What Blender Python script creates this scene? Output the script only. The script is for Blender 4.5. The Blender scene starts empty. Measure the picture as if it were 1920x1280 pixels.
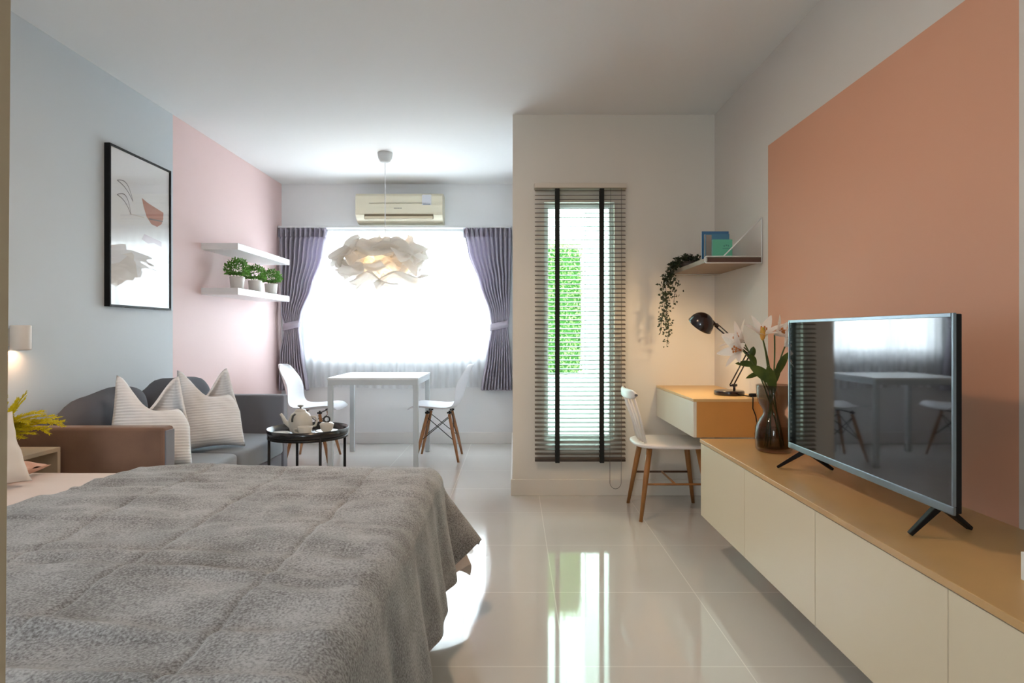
import bpy, math, random
from mathutils import Vector, noise, Matrix
random.seed(7)
C = bpy.context.scene.collection
PI = math.pi
# ------------------------------------------------------------------ camera, world, lights, exposure
EYE = 1.108
cam_d = bpy.data.cameras.new('camera'); cam = bpy.data.objects.new('camera', cam_d); C.objects.link(cam)
cam.location = (0, 0, EYE); cam.rotation_euler = (PI/2, 0, 0)
cam_d.sensor_width = 36; cam_d.lens = 1185/1920*36
cam_d.shift_x = -4/1920; cam_d.shift_y = -16/1920
cam_d.clip_start = 0.02; cam_d.clip_end = 200
bpy.context.scene.camera = cam
vs = bpy.context.scene.view_settings
vs.view_transform = 'Standard'; vs.look = 'None'; vs.gamma = 1; vs.use_curve_mapping = False
vs.exposure = 1.43
wd = bpy.data.worlds.new('sky'); bpy.context.scene.world = wd; wd.use_nodes = True
bg = wd.node_tree.nodes['Background']; bg.inputs[0].default_value = (0.82, 0.93, 1.0, 1); bg.inputs[1].default_value = 10.0

def portal(name, loc, rot, sx, sy):
    d = bpy.data.lights.new(name, 'AREA'); d.shape = 'RECTANGLE'; d.size = sx; d.size_y = sy
    d.cycles.is_portal = True
    o = bpy.data.objects.new(name, d); C.objects.link(o); o.location = loc; o.rotation_euler = rot
    return o
portal('daylight_portal', (-1.18, 6.50, 1.5), (-PI/2, 0, 0), 1.9, 1.3)
portal('daylight_portal', (0.45, 4.47, 1.2), (-PI/2, 0, 0), 0.5, 1.7)

portal('daylight_portal', (-0.9, -1.75, 1.35), (PI/2, 0, 0), 1.1, 1.5)  # sky portal of the added fill window behind the camera
# ------------------------------------------------------------------ helpers
def lin(c):
    c = c/255.0
    return c/12.92 if c <= 0.04045 else ((c+0.055)/1.055)**2.4
def col(r, g, b): return (lin(r), lin(g), lin(b), 1)

def mat(name, rgb, rough=0.5, metal=0.0, spec=0.5, bump=0.0, bscale=200, var=0.0, vscale=6, rgb2=None, coat=0, ior=1.5, trans=0.0, sheen=0.0, emit=None, estr=0):
    m = bpy.data.materials.new(name); m.use_nodes = True
    nt = m.node_tree; p = nt.nodes['Principled BSDF']
    p.inputs['Base Color'].default_value = col(*rgb)
    p.inputs['Roughness'].default_value = rough; p.inputs['Metallic'].default_value = metal
    p.inputs['Specular IOR Level'].default_value = spec; p.inputs['IOR'].default_value = ior
    p.inputs['Coat Weight'].default_value = coat; p.inputs['Coat Roughness'].default_value = 0.03
    p.inputs['Sheen Weight'].default_value = sheen
    if emit: p.inputs['Emission Color'].default_value = col(*emit); p.inputs['Emission Strength'].default_value = estr
    tc = nt.nodes.new('ShaderNodeTexCoord')
    if rgb2 or var:
        n = nt.nodes.new('ShaderNodeTexNoise'); n.inputs['Scale'].default_value = vscale; n.inputs['Detail'].default_value = 6
        nt.links.new(tc.outputs['Object'], n.inputs['Vector'])
        r = nt.nodes.new('ShaderNodeValToRGB'); r.color_ramp.elements[0].position = 0.35; r.color_ramp.elements[1].position = 0.65
        c2 = rgb2 or tuple(max(0, x*(1-var)) for x in rgb)
        r.color_ramp.elements[0].color = col(*c2); r.color_ramp.elements[1].color = col(*rgb)
        nt.links.new(n.outputs['Fac'], r.inputs['Fac']); nt.links.new(r.outputs['Color'], p.inputs['Base Color'])
    if bump:
        n2 = nt.nodes.new('ShaderNodeTexNoise'); n2.inputs['Scale'].default_value = bscale; n2.inputs['Detail'].default_value = 3
        nt.links.new(tc.outputs['Object'], n2.inputs['Vector'])
        b = nt.nodes.new('ShaderNodeBump'); b.inputs['Strength'].default_value = bump; b.inputs['Distance'].default_value = 0.004
        nt.links.new(n2.outputs['Fac'], b.inputs['Height']); nt.links.new(b.outputs['Normal'], p.inputs['Normal'])
    return m

def mix_with(m, shader, fac, **kw):
    """mix the principled shader of m with another shader"""
    nt = m.node_tree; p = nt.nodes['Principled BSDF']; out = nt.nodes['Material Output']
    s = nt.nodes.new(shader)
    for k, v in kw.items(): s.inputs[k].default_value = v
    mx = nt.nodes.new('ShaderNodeMixShader'); mx.inputs[0].default_value = fac
    nt.links.new(p.outputs[0], mx.inputs[1]); nt.links.new(s.outputs[0], mx.inputs[2])
    nt.links.new(mx.outputs[0], out.inputs[0])
    return mx

def cloth_trans(name, rgb, tr, rough=0.9, through=0.0):
    """fabric or paper that lets light through: diffuse + translucent (+ open weave)"""
    m = bpy.data.materials.new(name); m.use_nodes = True; nt = m.node_tree; nt.nodes.clear()
    out = nt.nodes.new('ShaderNodeOutputMaterial')
    d = nt.nodes.new('ShaderNodeBsdfDiffuse'); t = nt.nodes.new('ShaderNodeBsdfTranslucent')
    d.inputs[0].default_value = col(*rgb); t.inputs[0].default_value = col(*rgb)
    mx = nt.nodes.new('ShaderNodeMixShader'); mx.inputs[0].default_value = tr
    nt.links.new(d.outputs[0], mx.inputs[1]); nt.links.new(t.outputs[0], mx.inputs[2])
    last = mx
    if through:
        tp = nt.nodes.new('ShaderNodeBsdfTransparent'); m2 = nt.nodes.new('ShaderNodeMixShader'); m2.inputs[0].default_value = through
        nt.links.new(mx.outputs[0], m2.inputs[1]); nt.links.new(tp.outputs[0], m2.inputs[2]); last = m2
    nt.links.new(last.outputs[0], out.inputs[0])
    return m

def glass(name, tint=(255, 255, 255), rough=0.0, ior=1.5, body=0.0):
    m = bpy.data.materials.new(name); m.use_nodes = True; nt = m.node_tree; nt.nodes.clear()
    out = nt.nodes.new('ShaderNodeOutputMaterial'); t = nt.nodes.new('ShaderNodeBsdfTransparent'); t.inputs[0].default_value = col(*tint)
    g = nt.nodes.new('ShaderNodeBsdfGlossy'); g.inputs['Roughness'].default_value = rough
    lw = nt.nodes.new('ShaderNodeLayerWeight'); pw = nt.nodes.new('ShaderNodeMath'); pw.operation = 'POWER'; pw.inputs[1].default_value = 5
    f0 = ((ior-1)/(ior+1))**2; fr = nt.nodes.new('ShaderNodeMath'); fr.operation = 'MULTIPLY_ADD'; fr.inputs[1].default_value = 1-f0; fr.inputs[2].default_value = f0
    nt.links.new(lw.outputs['Facing'], pw.inputs[0]); nt.links.new(pw.outputs[0], fr.inputs[0])
    mx = nt.nodes.new('ShaderNodeMixShader')
    nt.links.new(fr.outputs[0], mx.inputs[0]); nt.links.new(t.outputs[0], mx.inputs[1]); nt.links.new(g.outputs[0], mx.inputs[2])
    nt.links.new(mx.outputs[0], out.inputs[0])
    return m

class MB:
    def __init__(s): s.v = []; s.f = []; s.m = []
    def add(s, vs_, fs, mi=0):
        o = len(s.v); s.v += [tuple(v) for v in vs_]; s.f += [tuple(i+o for i in f) for f in fs]; s.m += [mi]*len(fs); return s
    def box(s, x0, x1, y0, y1, z0, z1, mi=0):
        v = [(x0,y0,z0),(x1,y0,z0),(x1,y1,z0),(x0,y1,z0),(x0,y0,z1),(x1,y0,z1),(x1,y1,z1),(x0,y1,z1)]
        return s.add(v, [(0,3,2,1),(4,5,6,7),(0,1,5,4),(1,2,6,5),(2,3,7,6),(3,0,4,7)], mi)
    def tube(s, pts, r, n=10, mi=0, caps=True):
        pts = [Vector(p) for p in pts]; rr = r if isinstance(r, (list, tuple)) else [r]*len(pts)
        rings = []; up = None
        for i, p in enumerate(pts):
            t = (pts[min(i+1, len(pts)-1)] - pts[max(i-1, 0)]).normalized()
            if up is None: up = Vector((0,0,1)) if abs(t.z) < 0.9 else Vector((1,0,0))
            a = t.cross(up).normalized(); b = a.cross(t).normalized(); up = b
            rings.append([p + (a*math.cos(2*PI*k/n) + b*math.sin(2*PI*k/n))*rr[i] for k in range(n)])
        v = [q for ring in rings for q in ring]; f = []
        for i in range(len(pts)-1):
            for k in range(n):
                k2 = (k+1) % n; f.append((i*n+k, i*n+k2, (i+1)*n+k2, (i+1)*n+k))
        if caps: f.append(tuple(range(n-1, -1, -1))); f.append(tuple((len(pts)-1)*n+k for k in range(n)))
        return s.add(v, f, mi)
    def lathe(s, prof, cx=0, cy=0, n=32, mi=0, close=False, sx=1, sy=1):
        v = [(cx+r*math.cos(2*PI*k/n)*sx, cy+r*math.sin(2*PI*k/n)*sy, z) for r, z in prof for k in range(n)]; f = []
        for i in range(len(prof)-1):
            for k in range(n):
                k2 = (k+1) % n; f.append((i*n+k, i*n+k2, (i+1)*n+k2, (i+1)*n+k))
        if close: f.append(tuple(range(n-1, -1, -1))); f.append(tuple((len(prof)-1)*n+k for k in range(n)))
        return s.add(v, f, mi)
    def grid(s, fn, nu, nv, mi=0, flip=False):
        v = [fn(i/nu, j/nv) for i in range(nu+1) for j in range(nv+1)]; f = []
        for i in range(nu):
            for j in range(nv):
                a = i*(nv+1)+j; q = (a, a+nv+1, a+nv+2, a+1); f.append(q[::-1] if flip else q)
        return s.add(v, f, mi)
    def rbox(s, c, size, k=8, n=10, mi=0, fn=None):
        """soft rounded box (superellipsoid shell)"""
        cx, cy, cz = c; hx, hy, hz = (q/2 for q in size)
        for ax in range(3):
            for sg in (-1, 1):
                def g(u, w):
                    a = math.sin((u*2-1)*PI/2*0.999); b = math.sin((w*2-1)*PI/2*0.999)
                    p = [0, 0, 0]; p[ax] = sg; p[(ax+1) % 3] = a*sg; p[(ax+2) % 3] = b
                    d = (abs(p[0])**k+abs(p[1])**k+abs(p[2])**k)**(1.0/k)
                    q = Vector((p[0]/d*hx, p[1]/d*hy, p[2]/d*hz))
                    if fn: q = fn(q)
                    return (cx+q.x, cy+q.y, cz+q.z)
                s.grid(g, n, n, mi)
        return s
    def xf(s, M, start=0):
        s.v = s.v[:start] + [tuple(M @ Vector(v)) for v in s.v[start:]]; return s
    def build(s, name, mats, parent=None, smooth=False, bevel=0, sub=0, solid=0, loc=None, rot=None, weld=False, auto=None):
        me = bpy.data.meshes.new(name); me.from_pydata(s.v, [], s.f)
        mats = mats if isinstance(mats, (list, tuple)) else [mats]
        for m in mats: me.materials.append(m)
        if any(s.m): me.polygons.foreach_set('material_index', s.m)
        me.update()
        if weld:
            import bmesh
            bm = bmesh.new(); bm.from_mesh(me); bmesh.ops.remove_doubles(bm, verts=bm.verts, dist=1e-5)
            bmesh.ops.recalc_face_normals(bm, faces=bm.faces); bm.to_mesh(me); bm.free()
        if smooth: me.polygons.foreach_set('use_smooth', [True]*len(me.polygons))
        o = bpy.data.objects.new(name, me); C.objects.link(o)
        if parent: o.parent = parent
        if loc: o.location = loc
        if rot: o.rotation_euler = rot
        if solid: q = o.modifiers.new('solid', 'SOLIDIFY'); q.thickness = solid; q.offset = 0
        if bevel:
            q = o.modifiers.new('bevel', 'BEVEL'); q.width = bevel; q.segments = 3; q.limit_method = 'ANGLE'
        if sub: q = o.modifiers.new('sub', 'SUBSURF'); q.levels = sub; q.render_levels = sub
        return o

def thing(name, label, cat, loc=(0,0,0), rz=0, group=None):
    o = bpy.data.objects.new(name, None); C.objects.link(o); o.empty_display_size = 0.05
    o.location = loc; o.rotation_euler = (0, 0, rz); tag(o, label, cat, group); return o
def tag(o, label, cat, group=None, kind=None):
    o['label'] = label; o['category'] = cat
    if group: o['group'] = group
    if kind: o['kind'] = kind
    return o
def struct(o, label=None):
    o['kind'] = 'structure'
    if label: o['label'] = label
    return o

# ------------------------------------------------------------------ measurements (metres); y is depth from the camera
XL, XR = -2.333, 1.37
YN, YB, H = 4.32, 6.34, 2.60
XC = -0.01            # return wall of the window alcove
YR = -1.7

# ------------------------------------------------------------------ materials of the room
def wall_paint(name, base, patches):
    """wall paint with painted rectangles; patches: (rgb, lo xyz, hi xyz) in world metres"""
    m = mat(name, base, rough=0.6, bump=0.03, bscale=350); nt = m.node_tree; p = nt.nodes['Principled BSDF']
    g = nt.nodes.new('ShaderNodeNewGeometry'); sp = nt.nodes.new('ShaderNodeSeparateXYZ'); nt.links.new(g.outputs['Position'], sp.inputs[0])
    cur = None
    for rgb, lo, hi in patches:
        f = None
        for ax in range(3):
            for val, op in ((lo[ax], 'GREATER_THAN'), (hi[ax], 'LESS_THAN')):
                if val is None: continue
                q = nt.nodes.new('ShaderNodeMath'); q.operation = op; q.inputs[1].default_value = val; nt.links.new(sp.outputs[ax], q.inputs[0])
                if f is None: f = q
                else:
                    w = nt.nodes.new('ShaderNodeMath'); w.operation = 'MULTIPLY'; nt.links.new(f.outputs[0], w.inputs[0]); nt.links.new(q.outputs[0], w.inputs[1]); f = w
        mx = nt.nodes.new('ShaderNodeMixRGB'); nt.links.new(f.outputs[0], mx.inputs[0])
        if cur is None: mx.inputs[1].default_value = col(*base)
        else: nt.links.new(cur.outputs[0], mx.inputs[1])
        mx.inputs[2].default_value = col(*rgb); cur = mx
    if cur: nt.links.new(cur.outputs[0], p.inputs['Base Color'])
    return m
M_left = wall_paint('blue_grey_and_pink_paint', (203, 209, 213), [((230, 201, 198), (None, YN, None), (None, None, None))])
M_right = wall_paint('grey_white_and_coral_paint', (214, 207, 200), [((214, 156, 126), (None, 1.715, None), (None, 3.41, 2.118))])
M_white = mat('warm_white_paint', (226, 219, 208), rough=0.6, bump=0.03, bscale=350)
M_far = mat('white_paint', (238, 239, 240), rough=0.6, bump=0.03, bscale=350)
M_ceil = mat('ceiling_paint', (232, 232, 231), rough=0.75)
M_base = mat('skirting_white', (236, 234, 231), rough=0.35)
M_ext = mat('outdoor_render', (222, 224, 222), rough=0.8, bump=0.1, bscale=60)
M_jamb = mat('jamb_tan', (196, 180, 152), rough=0.6)

def tile_mat():
    m = mat('polished_cream_tile', (205, 200, 193), rough=0.055, spec=0.6, ior=1.5, coat=0.15); nt = m.node_tree; p = nt.nodes['Principled BSDF']
    g = nt.nodes.new('ShaderNodeNewGeometry'); sp = nt.nodes.new('ShaderNodeSeparateXYZ'); nt.links.new(g.outputs['Position'], sp.inputs[0])
    res = None
    for ax, off in ((0, 0.17-0.6*10), (1, 0.30-0.6*10)):
        a = nt.nodes.new('ShaderNodeMath'); a.operation = 'SUBTRACT'; a.inputs[1].default_value = off-0.3; nt.links.new(sp.outputs[ax], a.inputs[0])
        b = nt.nodes.new('ShaderNodeMath'); b.operation = 'MODULO'; b.inputs[1].default_value = 0.6; nt.links.new(a.outputs[0], b.inputs[0])
        c = nt.nodes.new('ShaderNodeMath'); c.operation = 'SUBTRACT'; c.inputs[1].default_value = 0.3; nt.links.new(b.outputs[0], c.inputs[0])
        d = nt.nodes.new('ShaderNodeMath'); d.operation = 'ABSOLUTE'; nt.links.new(c.outputs[0], d.inputs[0])
        e = nt.nodes.new('ShaderNodeMath'); e.operation = 'LESS_THAN'; e.inputs[1].default_value = 0.0018; nt.links.new(d.outputs[0], e.inputs[0])
        if res is None: res = e
        else:
            w = nt.nodes.new('ShaderNodeMath'); w.operation = 'MAXIMUM'; nt.links.new(res.outputs[0], w.inputs[0]); nt.links.new(e.outputs[0], w.inputs[1]); res = w
    n = nt.nodes.new('ShaderNodeTexNoise'); n.inputs['Scale'].default_value = 1.3; n.inputs['Detail'].default_value = 5; nt.links.new(g.outputs['Position'], n.inputs['Vector'])
    r = nt.nodes.new('ShaderNodeValToRGB'); r.color_ramp.elements[0].color = col(208, 203, 196); r.color_ramp.elements[1].color = col(216, 213, 208)
    nt.links.new(n.outputs['Fac'], r.inputs['Fac'])
    mx = nt.nodes.new('ShaderNodeMixRGB'); nt.links.new(res.outputs[0], mx.inputs[0]); nt.links.new(r.outputs[0], mx.inputs[1]); mx.inputs[2].default_value = col(236, 233, 226)
    nt.links.new(mx.outputs[0], p.inputs['Base Color'])
    ro = nt.nodes.new('ShaderNodeMath'); ro.operation = 'MULTIPLY_ADD'; ro.inputs[1].default_value = 0.08; ro.inputs[2].default_value = 0.055
    nt.links.new(res.outputs[0], ro.inputs[0]); nt.links.new(ro.outputs[0], p.inputs['Roughness'])
    return m
M_tile = tile_mat()
M_white_metal = mat('white_lacquer', (228, 230, 230), rough=0.3)
M_white_plastic = mat('white_plastic', (238, 238, 240), rough=0.3)
M_black_metal = mat('black_metal', (24, 24, 26), rough=0.35, metal=0.3)
M_black = mat('black_plastic', (12, 12, 13), rough=0.55, spec=0.25)
M_alu = mat('window_aluminium', (226, 229, 230), rough=0.35)
M_pane = glass('window_glass')
M_wood_top = mat('light_oak_veneer', (205, 164, 108), rough=0.32, var=0.06, vscale=3)
M_wood_side = mat('oak_side_panel', (214, 152, 82), rough=0.35, var=0.05, vscale=3)
M_cream = mat('cream_front', (221, 206, 178), rough=0.35)
M_cream2 = mat('cream_edge', (232, 214, 182), rough=0.4)
M_leg_wood = mat('beech_wood', (176, 122, 78), rough=0.45, var=0.12, vscale=14)

# ------------------------------------------------------------------ room shell
f = MB()
f.add([(XL-0.12,YR-0.1,0),(XR+0.12,YR-0.1,0),(XR+0.12,YN+0.12,0),(XC+0.12,YN+0.12,0),(XC+0.12,YB+0.12,0),(XL-0.12,YB+0.12,0)], [(0,1,2,3,4,5)])
f.add([(x,y,-0.1) for x, y, z in f.v[:6]], [(5,4,3,2,1,0)])
f.f += [(i, i+6, (i+1) % 6+6, (i+1) % 6) for i in range(6)]; f.m += [0]*6
struct(f.build('floor', M_tile), 'polished cream floor tiles')
c = MB(); c.box(XL-0.12, XR+0.12, YR-0.1, YN+0.14, H, H+0.1); c.box(XL-0.12, XC+0.12, YN+0.14, YB+0.14, H, H+0.1)
struct(c.build('ceiling', M_ceil))
struct(MB().box(XL-0.12, XL, YR-0.1, YB+0.12, 0, H).build('wall_left', M_left), 'blue grey wall with a pink far end')
struct(MB().box(XR, XR+0.12, YR-0.1, YN+0.12, 0, H).build('wall_right', M_right), 'greyish white wall with a coral rectangle')
def holed(name, x0, x1, y0, y1, hx0, hx1, hz0, hz1, m):
    b = MB(); b.box(x0, hx0, y0, y1, 0, H); b.box(hx1, x1, y0, y1, 0, H); b.box(hx0, hx1, y0, y1, 0, hz0); b.box(hx0, hx1, y0, y1, hz1, H)
    return struct(b.build(name, m))
WX0, WX1, WZ0, WZ1 = -2.08, -0.26, 0.90, 2.08
holed('wall_back', XL, XC+0.12, YB, YB+0.12, WX0, WX1, WZ0, WZ1, M_far)
NX0, NX1, NZ0, NZ1 = 0.205, 0.685, 0.38, 2.0
holed('wall_inner', XC, XR, YN, YN+0.12, NX0, NX1, NZ0, NZ1, M_white)
struct(MB().box(XC, XC+0.12, YN+0.12, YB, 0, H).build('wall_alcove', M_far))
holed('wall_rear', XL, XR, YR-0.12, YR, -1.2, -0.6, 0.85, 2.0, M_white)  # opening cut for the added fill window
# skirting
struct(MB().box(XL, XC, YB-0.014, YB, 0, 0.115).build('baseboard_back', M_base, bevel=0.003))
struct(MB().box(XL, XL+0.014, YR, YB-0.014, 0, 0.115).build('baseboard_left', M_base, bevel=0.003))
struct(MB().box(XC-0.012, XR-0.014, YN-0.014, YN, 0, 0.11).build('baseboard_inner', M_white, bevel=0.003))
struct(MB().box(XC-0.012, XC, YN, YB-0.014, 0, 0.11).build('baseboard_alcove', M_base, bevel=0.003))
struct(MB().box(XR-0.014, XR, YR, YN-0.014, 0, 0.11).build('baseboard_right', M_base, bevel=0.003))

def window(name, x0, x1, y, z0, z1, mull, fr=0.045, rail=None, pane=None):
    w = bpy.data.objects.new(name, None); C.objects.link(w); w.location = (0, 0, 0); w['kind'] = 'structure'
    b = MB(); b.box(x0, x0+fr, y, y+0.06, z0, z1); b.box(x1-fr, x1, y, y+0.06, z0, z1); b.box(x0+fr, x1-fr, y, y+0.06, z0, z0+fr); b.box(x0+fr, x1-fr, y, y+0.06, z1-fr, z1)
    for mxx in mull: b.box(mxx-fr/2, mxx+fr/2, y+0.005, y+0.055, z0+fr, z1-fr)
    if rail: b.box(x0+fr, x1-fr, y+0.005, y+0.055, rail-fr/2, rail+fr/2)
    b.build('window_frame', M_alu, w, bevel=0.003)
    MB().box(x0+fr*0.5, x1-fr*0.5, y+0.028, y+0.032, z0+fr*0.5, z1-fr*0.5).build('window_pane', pane or M_pane, w)
    return w
window('window_1', WX0, WX1, YB+0.04, WZ0, WZ1, (-1.62, -1.12, -0.50))
window('window_2', NX0, NX1, YN+0.04, NZ0, NZ1, (), fr=0.03, pane=glass('tinted_window_glass', tint=(204, 217, 210)))
window('fill_window', -1.2, -0.6, YR-0.08, 0.85, 2.0, ())  # unseen window added behind the camera to let in fill light
# door jamb beside the camera, left edge of the picture
j = MB(); y0, y1 = 0.345, 0.37
j.add([(-0.36,y0,0),(-0.3048,y0,0),(-0.3048,y1,0),(-0.36,y1,0),(-0.36,y0,2.1),(-0.2885,y0,2.1),(-0.2885,y1,2.1),(-0.36,y1,2.1)],
      [(0,3,2,1),(4,5,6,7),(0,1,5,4),(1,2,6,5),(2,3,7,6),(3,0,4,7)])
struct(j.build('door_1', M_jamb), 'tan door edge at the left border of the picture')

# ------------------------------------------------------------------ outdoors
struct(MB().box(-8, 9, YB+0.12, 16, -0.12, -0.02).build('ground', mat('paving', (190, 190, 186), rough=0.9)))
struct(MB().box(0.80, 4.5, 7.05, 7.2, -0.02, 4.0).build('wall_neighbour', M_ext))
struct(MB().box(0.13, 0.80, 6.95, 7.12, -0.02, 0.62).build('wall_garden', M_ext, bevel=0.01))
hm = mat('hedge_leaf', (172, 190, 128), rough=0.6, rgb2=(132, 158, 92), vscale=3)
mix_with(hm, 'ShaderNodeBsdfTranslucent', 0.35, Color=col(185, 205, 140))
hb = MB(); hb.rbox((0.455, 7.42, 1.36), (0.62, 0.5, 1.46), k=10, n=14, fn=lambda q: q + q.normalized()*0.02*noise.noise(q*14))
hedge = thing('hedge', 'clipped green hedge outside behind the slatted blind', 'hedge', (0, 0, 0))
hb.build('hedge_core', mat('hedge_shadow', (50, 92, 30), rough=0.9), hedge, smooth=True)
hl = MB()
for i in range(5200):
    t = random.random()
    if t < 0.75: p = Vector((random.uniform(0.14, 0.77), 7.165+random.uniform(-0.03, 0.03), random.uniform(0.65, 2.12)))
    elif t < 0.9: p = Vector((random.uniform(0.14, 0.77), random.uniform(7.16, 7.65), 2.12+random.uniform(-0.03, 0.05)))
    else: p = Vector((random.choice((0.14, 0.765))+random.uniform(-0.02, 0.02), random.uniform(7.16, 7.65), random.uniform(0.65, 2.12)))
    a = Vector((random.uniform(-1, 1), random.uniform(-1, 1), random.uniform(-1, 1))).normalized(); b = a.orthogonal().normalized()
    s_ = random.uniform(0.012, 0.024)
    hl.add([p-a*s_, p+b*s_*0.5, p+a*s_, p-b*s_*0.5], [(0, 1, 2, 3)])
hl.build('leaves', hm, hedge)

# ------------------------------------------------------------------ curtains on the main window
M_drape = cloth_trans('mauve_grey_drape', (212, 206, 217), 0.48)
M_tie = mat('drape_tieback', (172, 164, 176), rough=0.7, sheen=0.3)
M_sheer = cloth_trans('white_voile', (236, 238, 240), 0.64, through=0.04)
def lerp(a, b, t): return a+(b-a)*t
def interp(tab, z):
    for (z0, v0), (z1, v1) in zip(tab, tab[1:]):
        if z0 >= z >= z1:
            t = (z0-z)/(z0-z1); t = t*t*(3-2*t)*0.5+t*0.5; return lerp(v0, v1, t)
    return tab[-1][1]
def drape(name, label, left_tab, right_tab, tie_z, tie_x0, tie_x1, folds, yc=6.235):
    t = thing(name, label, 'curtain', (0, 0, 0), group='drapes beside the main window')
    ztop, zbot = 2.125, 0.545
    def fn(u, w):
        z = lerp(ztop, zbot, w); x0 = interp(left_tab, z); x1 = interp(right_tab, z)
        wd_ = (x1-x0); near = math.exp(-((z-tie_z)/0.16)**2)
        amp = 0.042*(1-0.55*near) * (0.55 if z > 2.03 else 1.0)
        ph = 2*PI*folds*u
        sharp = math.sin(ph)+0.35*math.sin(2*ph+0.8)*(0.5+0.5*w)
        y = yc + amp*sharp + 0.012*noise.noise(Vector((u*7, z*2.5, 3)))
        x = lerp(x0, x1, u) + 0.006*math.sin(ph*1.0+PI/2)
        return (x, y, z)
    mb = MB(); mb.grid(fn, folds*12, 60)
    mb.build('curtain_panel', M_drape, t, smooth=True, solid=0.002)
    hd = MB()   # gathered heading
    def fh(u, w):
        z = lerp(2.14, 2.05, w); x0 = interp(left_tab, 2.1); x1 = interp(right_tab, 2.1)
        return (lerp(x0, x1, u), yc-0.012+0.034*math.sin(2*PI*folds*u), z)
    hd.grid(fh, folds*10, 6); hd.build('heading', M_drape, t, smooth=True, solid=0.002)
    tb = MB(); n = 24; cx = (tie_x0+tie_x1)/2; rx = (tie_x1-tie_x0)/2+0.008
    vv = []
    for k in range(n):
        a = 2*PI*k/n
        for dz in (0.034, -0.034):
            vv.append((cx+rx*math.cos(a), yc+0.048*math.sin(a), tie_z+dz+0.02*math.cos(a)))
    tb.add(vv, [(2*k, 2*k+1, (2*k+3) % (2*n), (2*k+2) % (2*n)) for k in range(n)])
    tb.build('tieback', M_tie, t, smooth=True, solid=0.004)
    return t
drape('curtain', 'mauve grey drape tied back at the pink wall', [(2.14,-2.325),(1.3,-2.30),(1.18,-2.265),(0.9,-2.31),(0.54,-2.325)],
      [(2.14,-1.845),(1.85,-1.885),(1.55,-1.99),(1.28,-2.10),(1.18,-2.125),(0.9,-2.085),(0.54,-2.03)], 1.18, -2.27, -2.12, 10)
drape('curtain', 'mauve grey drape tied back beside the projecting white wall', [(2.14,-0.505),(1.9,-0.46),(1.6,-0.35),(1.3,-0.245),(1.18,-0.225),(0.9,-0.275),(0.54,-0.335)],
      [(2.14,-0.03),(1.3,-0.05),(1.18,-0.07),(0.9,-0.045),(0.54,-0.03)], 1.18, -0.23, -0.065, 10)
def sheer(u, w):
    z = lerp(2.12, 0.56, w); x = lerp(-2.18, -0.05, u)
    amp = 0.012*(0.4+0.6*w)
    return (x, 6.292+amp*math.sin(2*PI*26*u+2*noise.noise(Vector((u*4, 0, 0))))+0.006*noise.noise(Vector((u*30, z, 1))), z+0.008*math.sin(u*9)*w)
sh = MB(); sh.grid(sheer, 260, 20)
tag(sh.build('sheer_curtain', M_sheer, smooth=True), 'thin white voile curtain hanging across the main window', 'curtain')
tr = thing('curtain_track', 'slim white curtain track above the main window', 'curtain track', (0, 0, 0))
MB().box(XL+0.01, -0.03, 6.215, 6.30, 2.142, 2.162).build('rail', M_white_metal, tr, bevel=0.003)
for x in (-2.2, -1.5, -0.8, -0.15): MB().box(x-0.012, x+0.012, 6.30, YB, 2.146, 2.170).build('bracket', M_white_metal, tr)

# ------------------------------------------------------------------ air conditioner
ac = thing('air_conditioner', 'cream split air conditioner on the wall above the window', 'air conditioner', (-1.12, YB, 2.18))
M_ac = mat('aged_cream_plastic', (226, 219, 196), rough=0.4); M_ac2 = mat('ac_dark', (120, 104, 80), rough=0.6)
prof = [(0,0.02),(0,0.295),(-0.12,0.295),(-0.175,0.285),(-0.195,0.26),(-0.20,0.09),(-0.195,0.075)]
low = [(-0.165,0.045),(-0.10,0.01),(-0.03,0.0)]
b = MB(); pr = prof+low; n = len(pr)
v = [(x, y, z) for x in (-0.425, 0.425) for y, z in pr]
b.add(v, [tuple(range(n)), tuple(range(2*n-1, n-1, -1))]+[(i, (i+1) % n+0, (i+1) % n+n, i+n) for i in range(n)])
b.build('body', M_ac, ac, bevel=0.006, weld=True)
MB().box(-0.335, 0.335, -0.206, -0.185, 0.034, 0.082).build('air_outlet', M_ac2, ac, bevel=0.003)
b = MB(); b.add([(-0.33,-0.207,0.060),(0.33,-0.207,0.060),(0.33,-0.212,0.038),(-0.33,-0.212,0.038)], [(0,1,2,3)]); b.build('louver', mat('louver_cream', (214, 200, 172), rough=0.4), ac, solid=0.004)
MB().box(-0.29, 0.26, -0.2025, -0.199, 0.186, 0.192).build('panel_groove', mat('groove', (168, 162, 140), rough=0.6), ac)
b = MB()
for k in range(6): b.box(-0.047+k*0.013, -0.047+k*0.013+0.009, -0.2015, -0.1995, 0.134, 0.144)
b.build('badge', mat('badge_grey', (150, 146, 134), rough=0.5), ac)
lb = MB().box(0.225, 0.315, -0.2025, -0.1995, 0.170, 0.272).build('energy_label', mat('label_white', (214, 216, 222), rough=0.5), ac)
b = MB(); b.box(0.235, 0.305, -0.2033, -0.2024, 0.174, 0.182)
b.build('label_print', mat('label_ink', (110, 118, 130), rough=0.6), lb)

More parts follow.
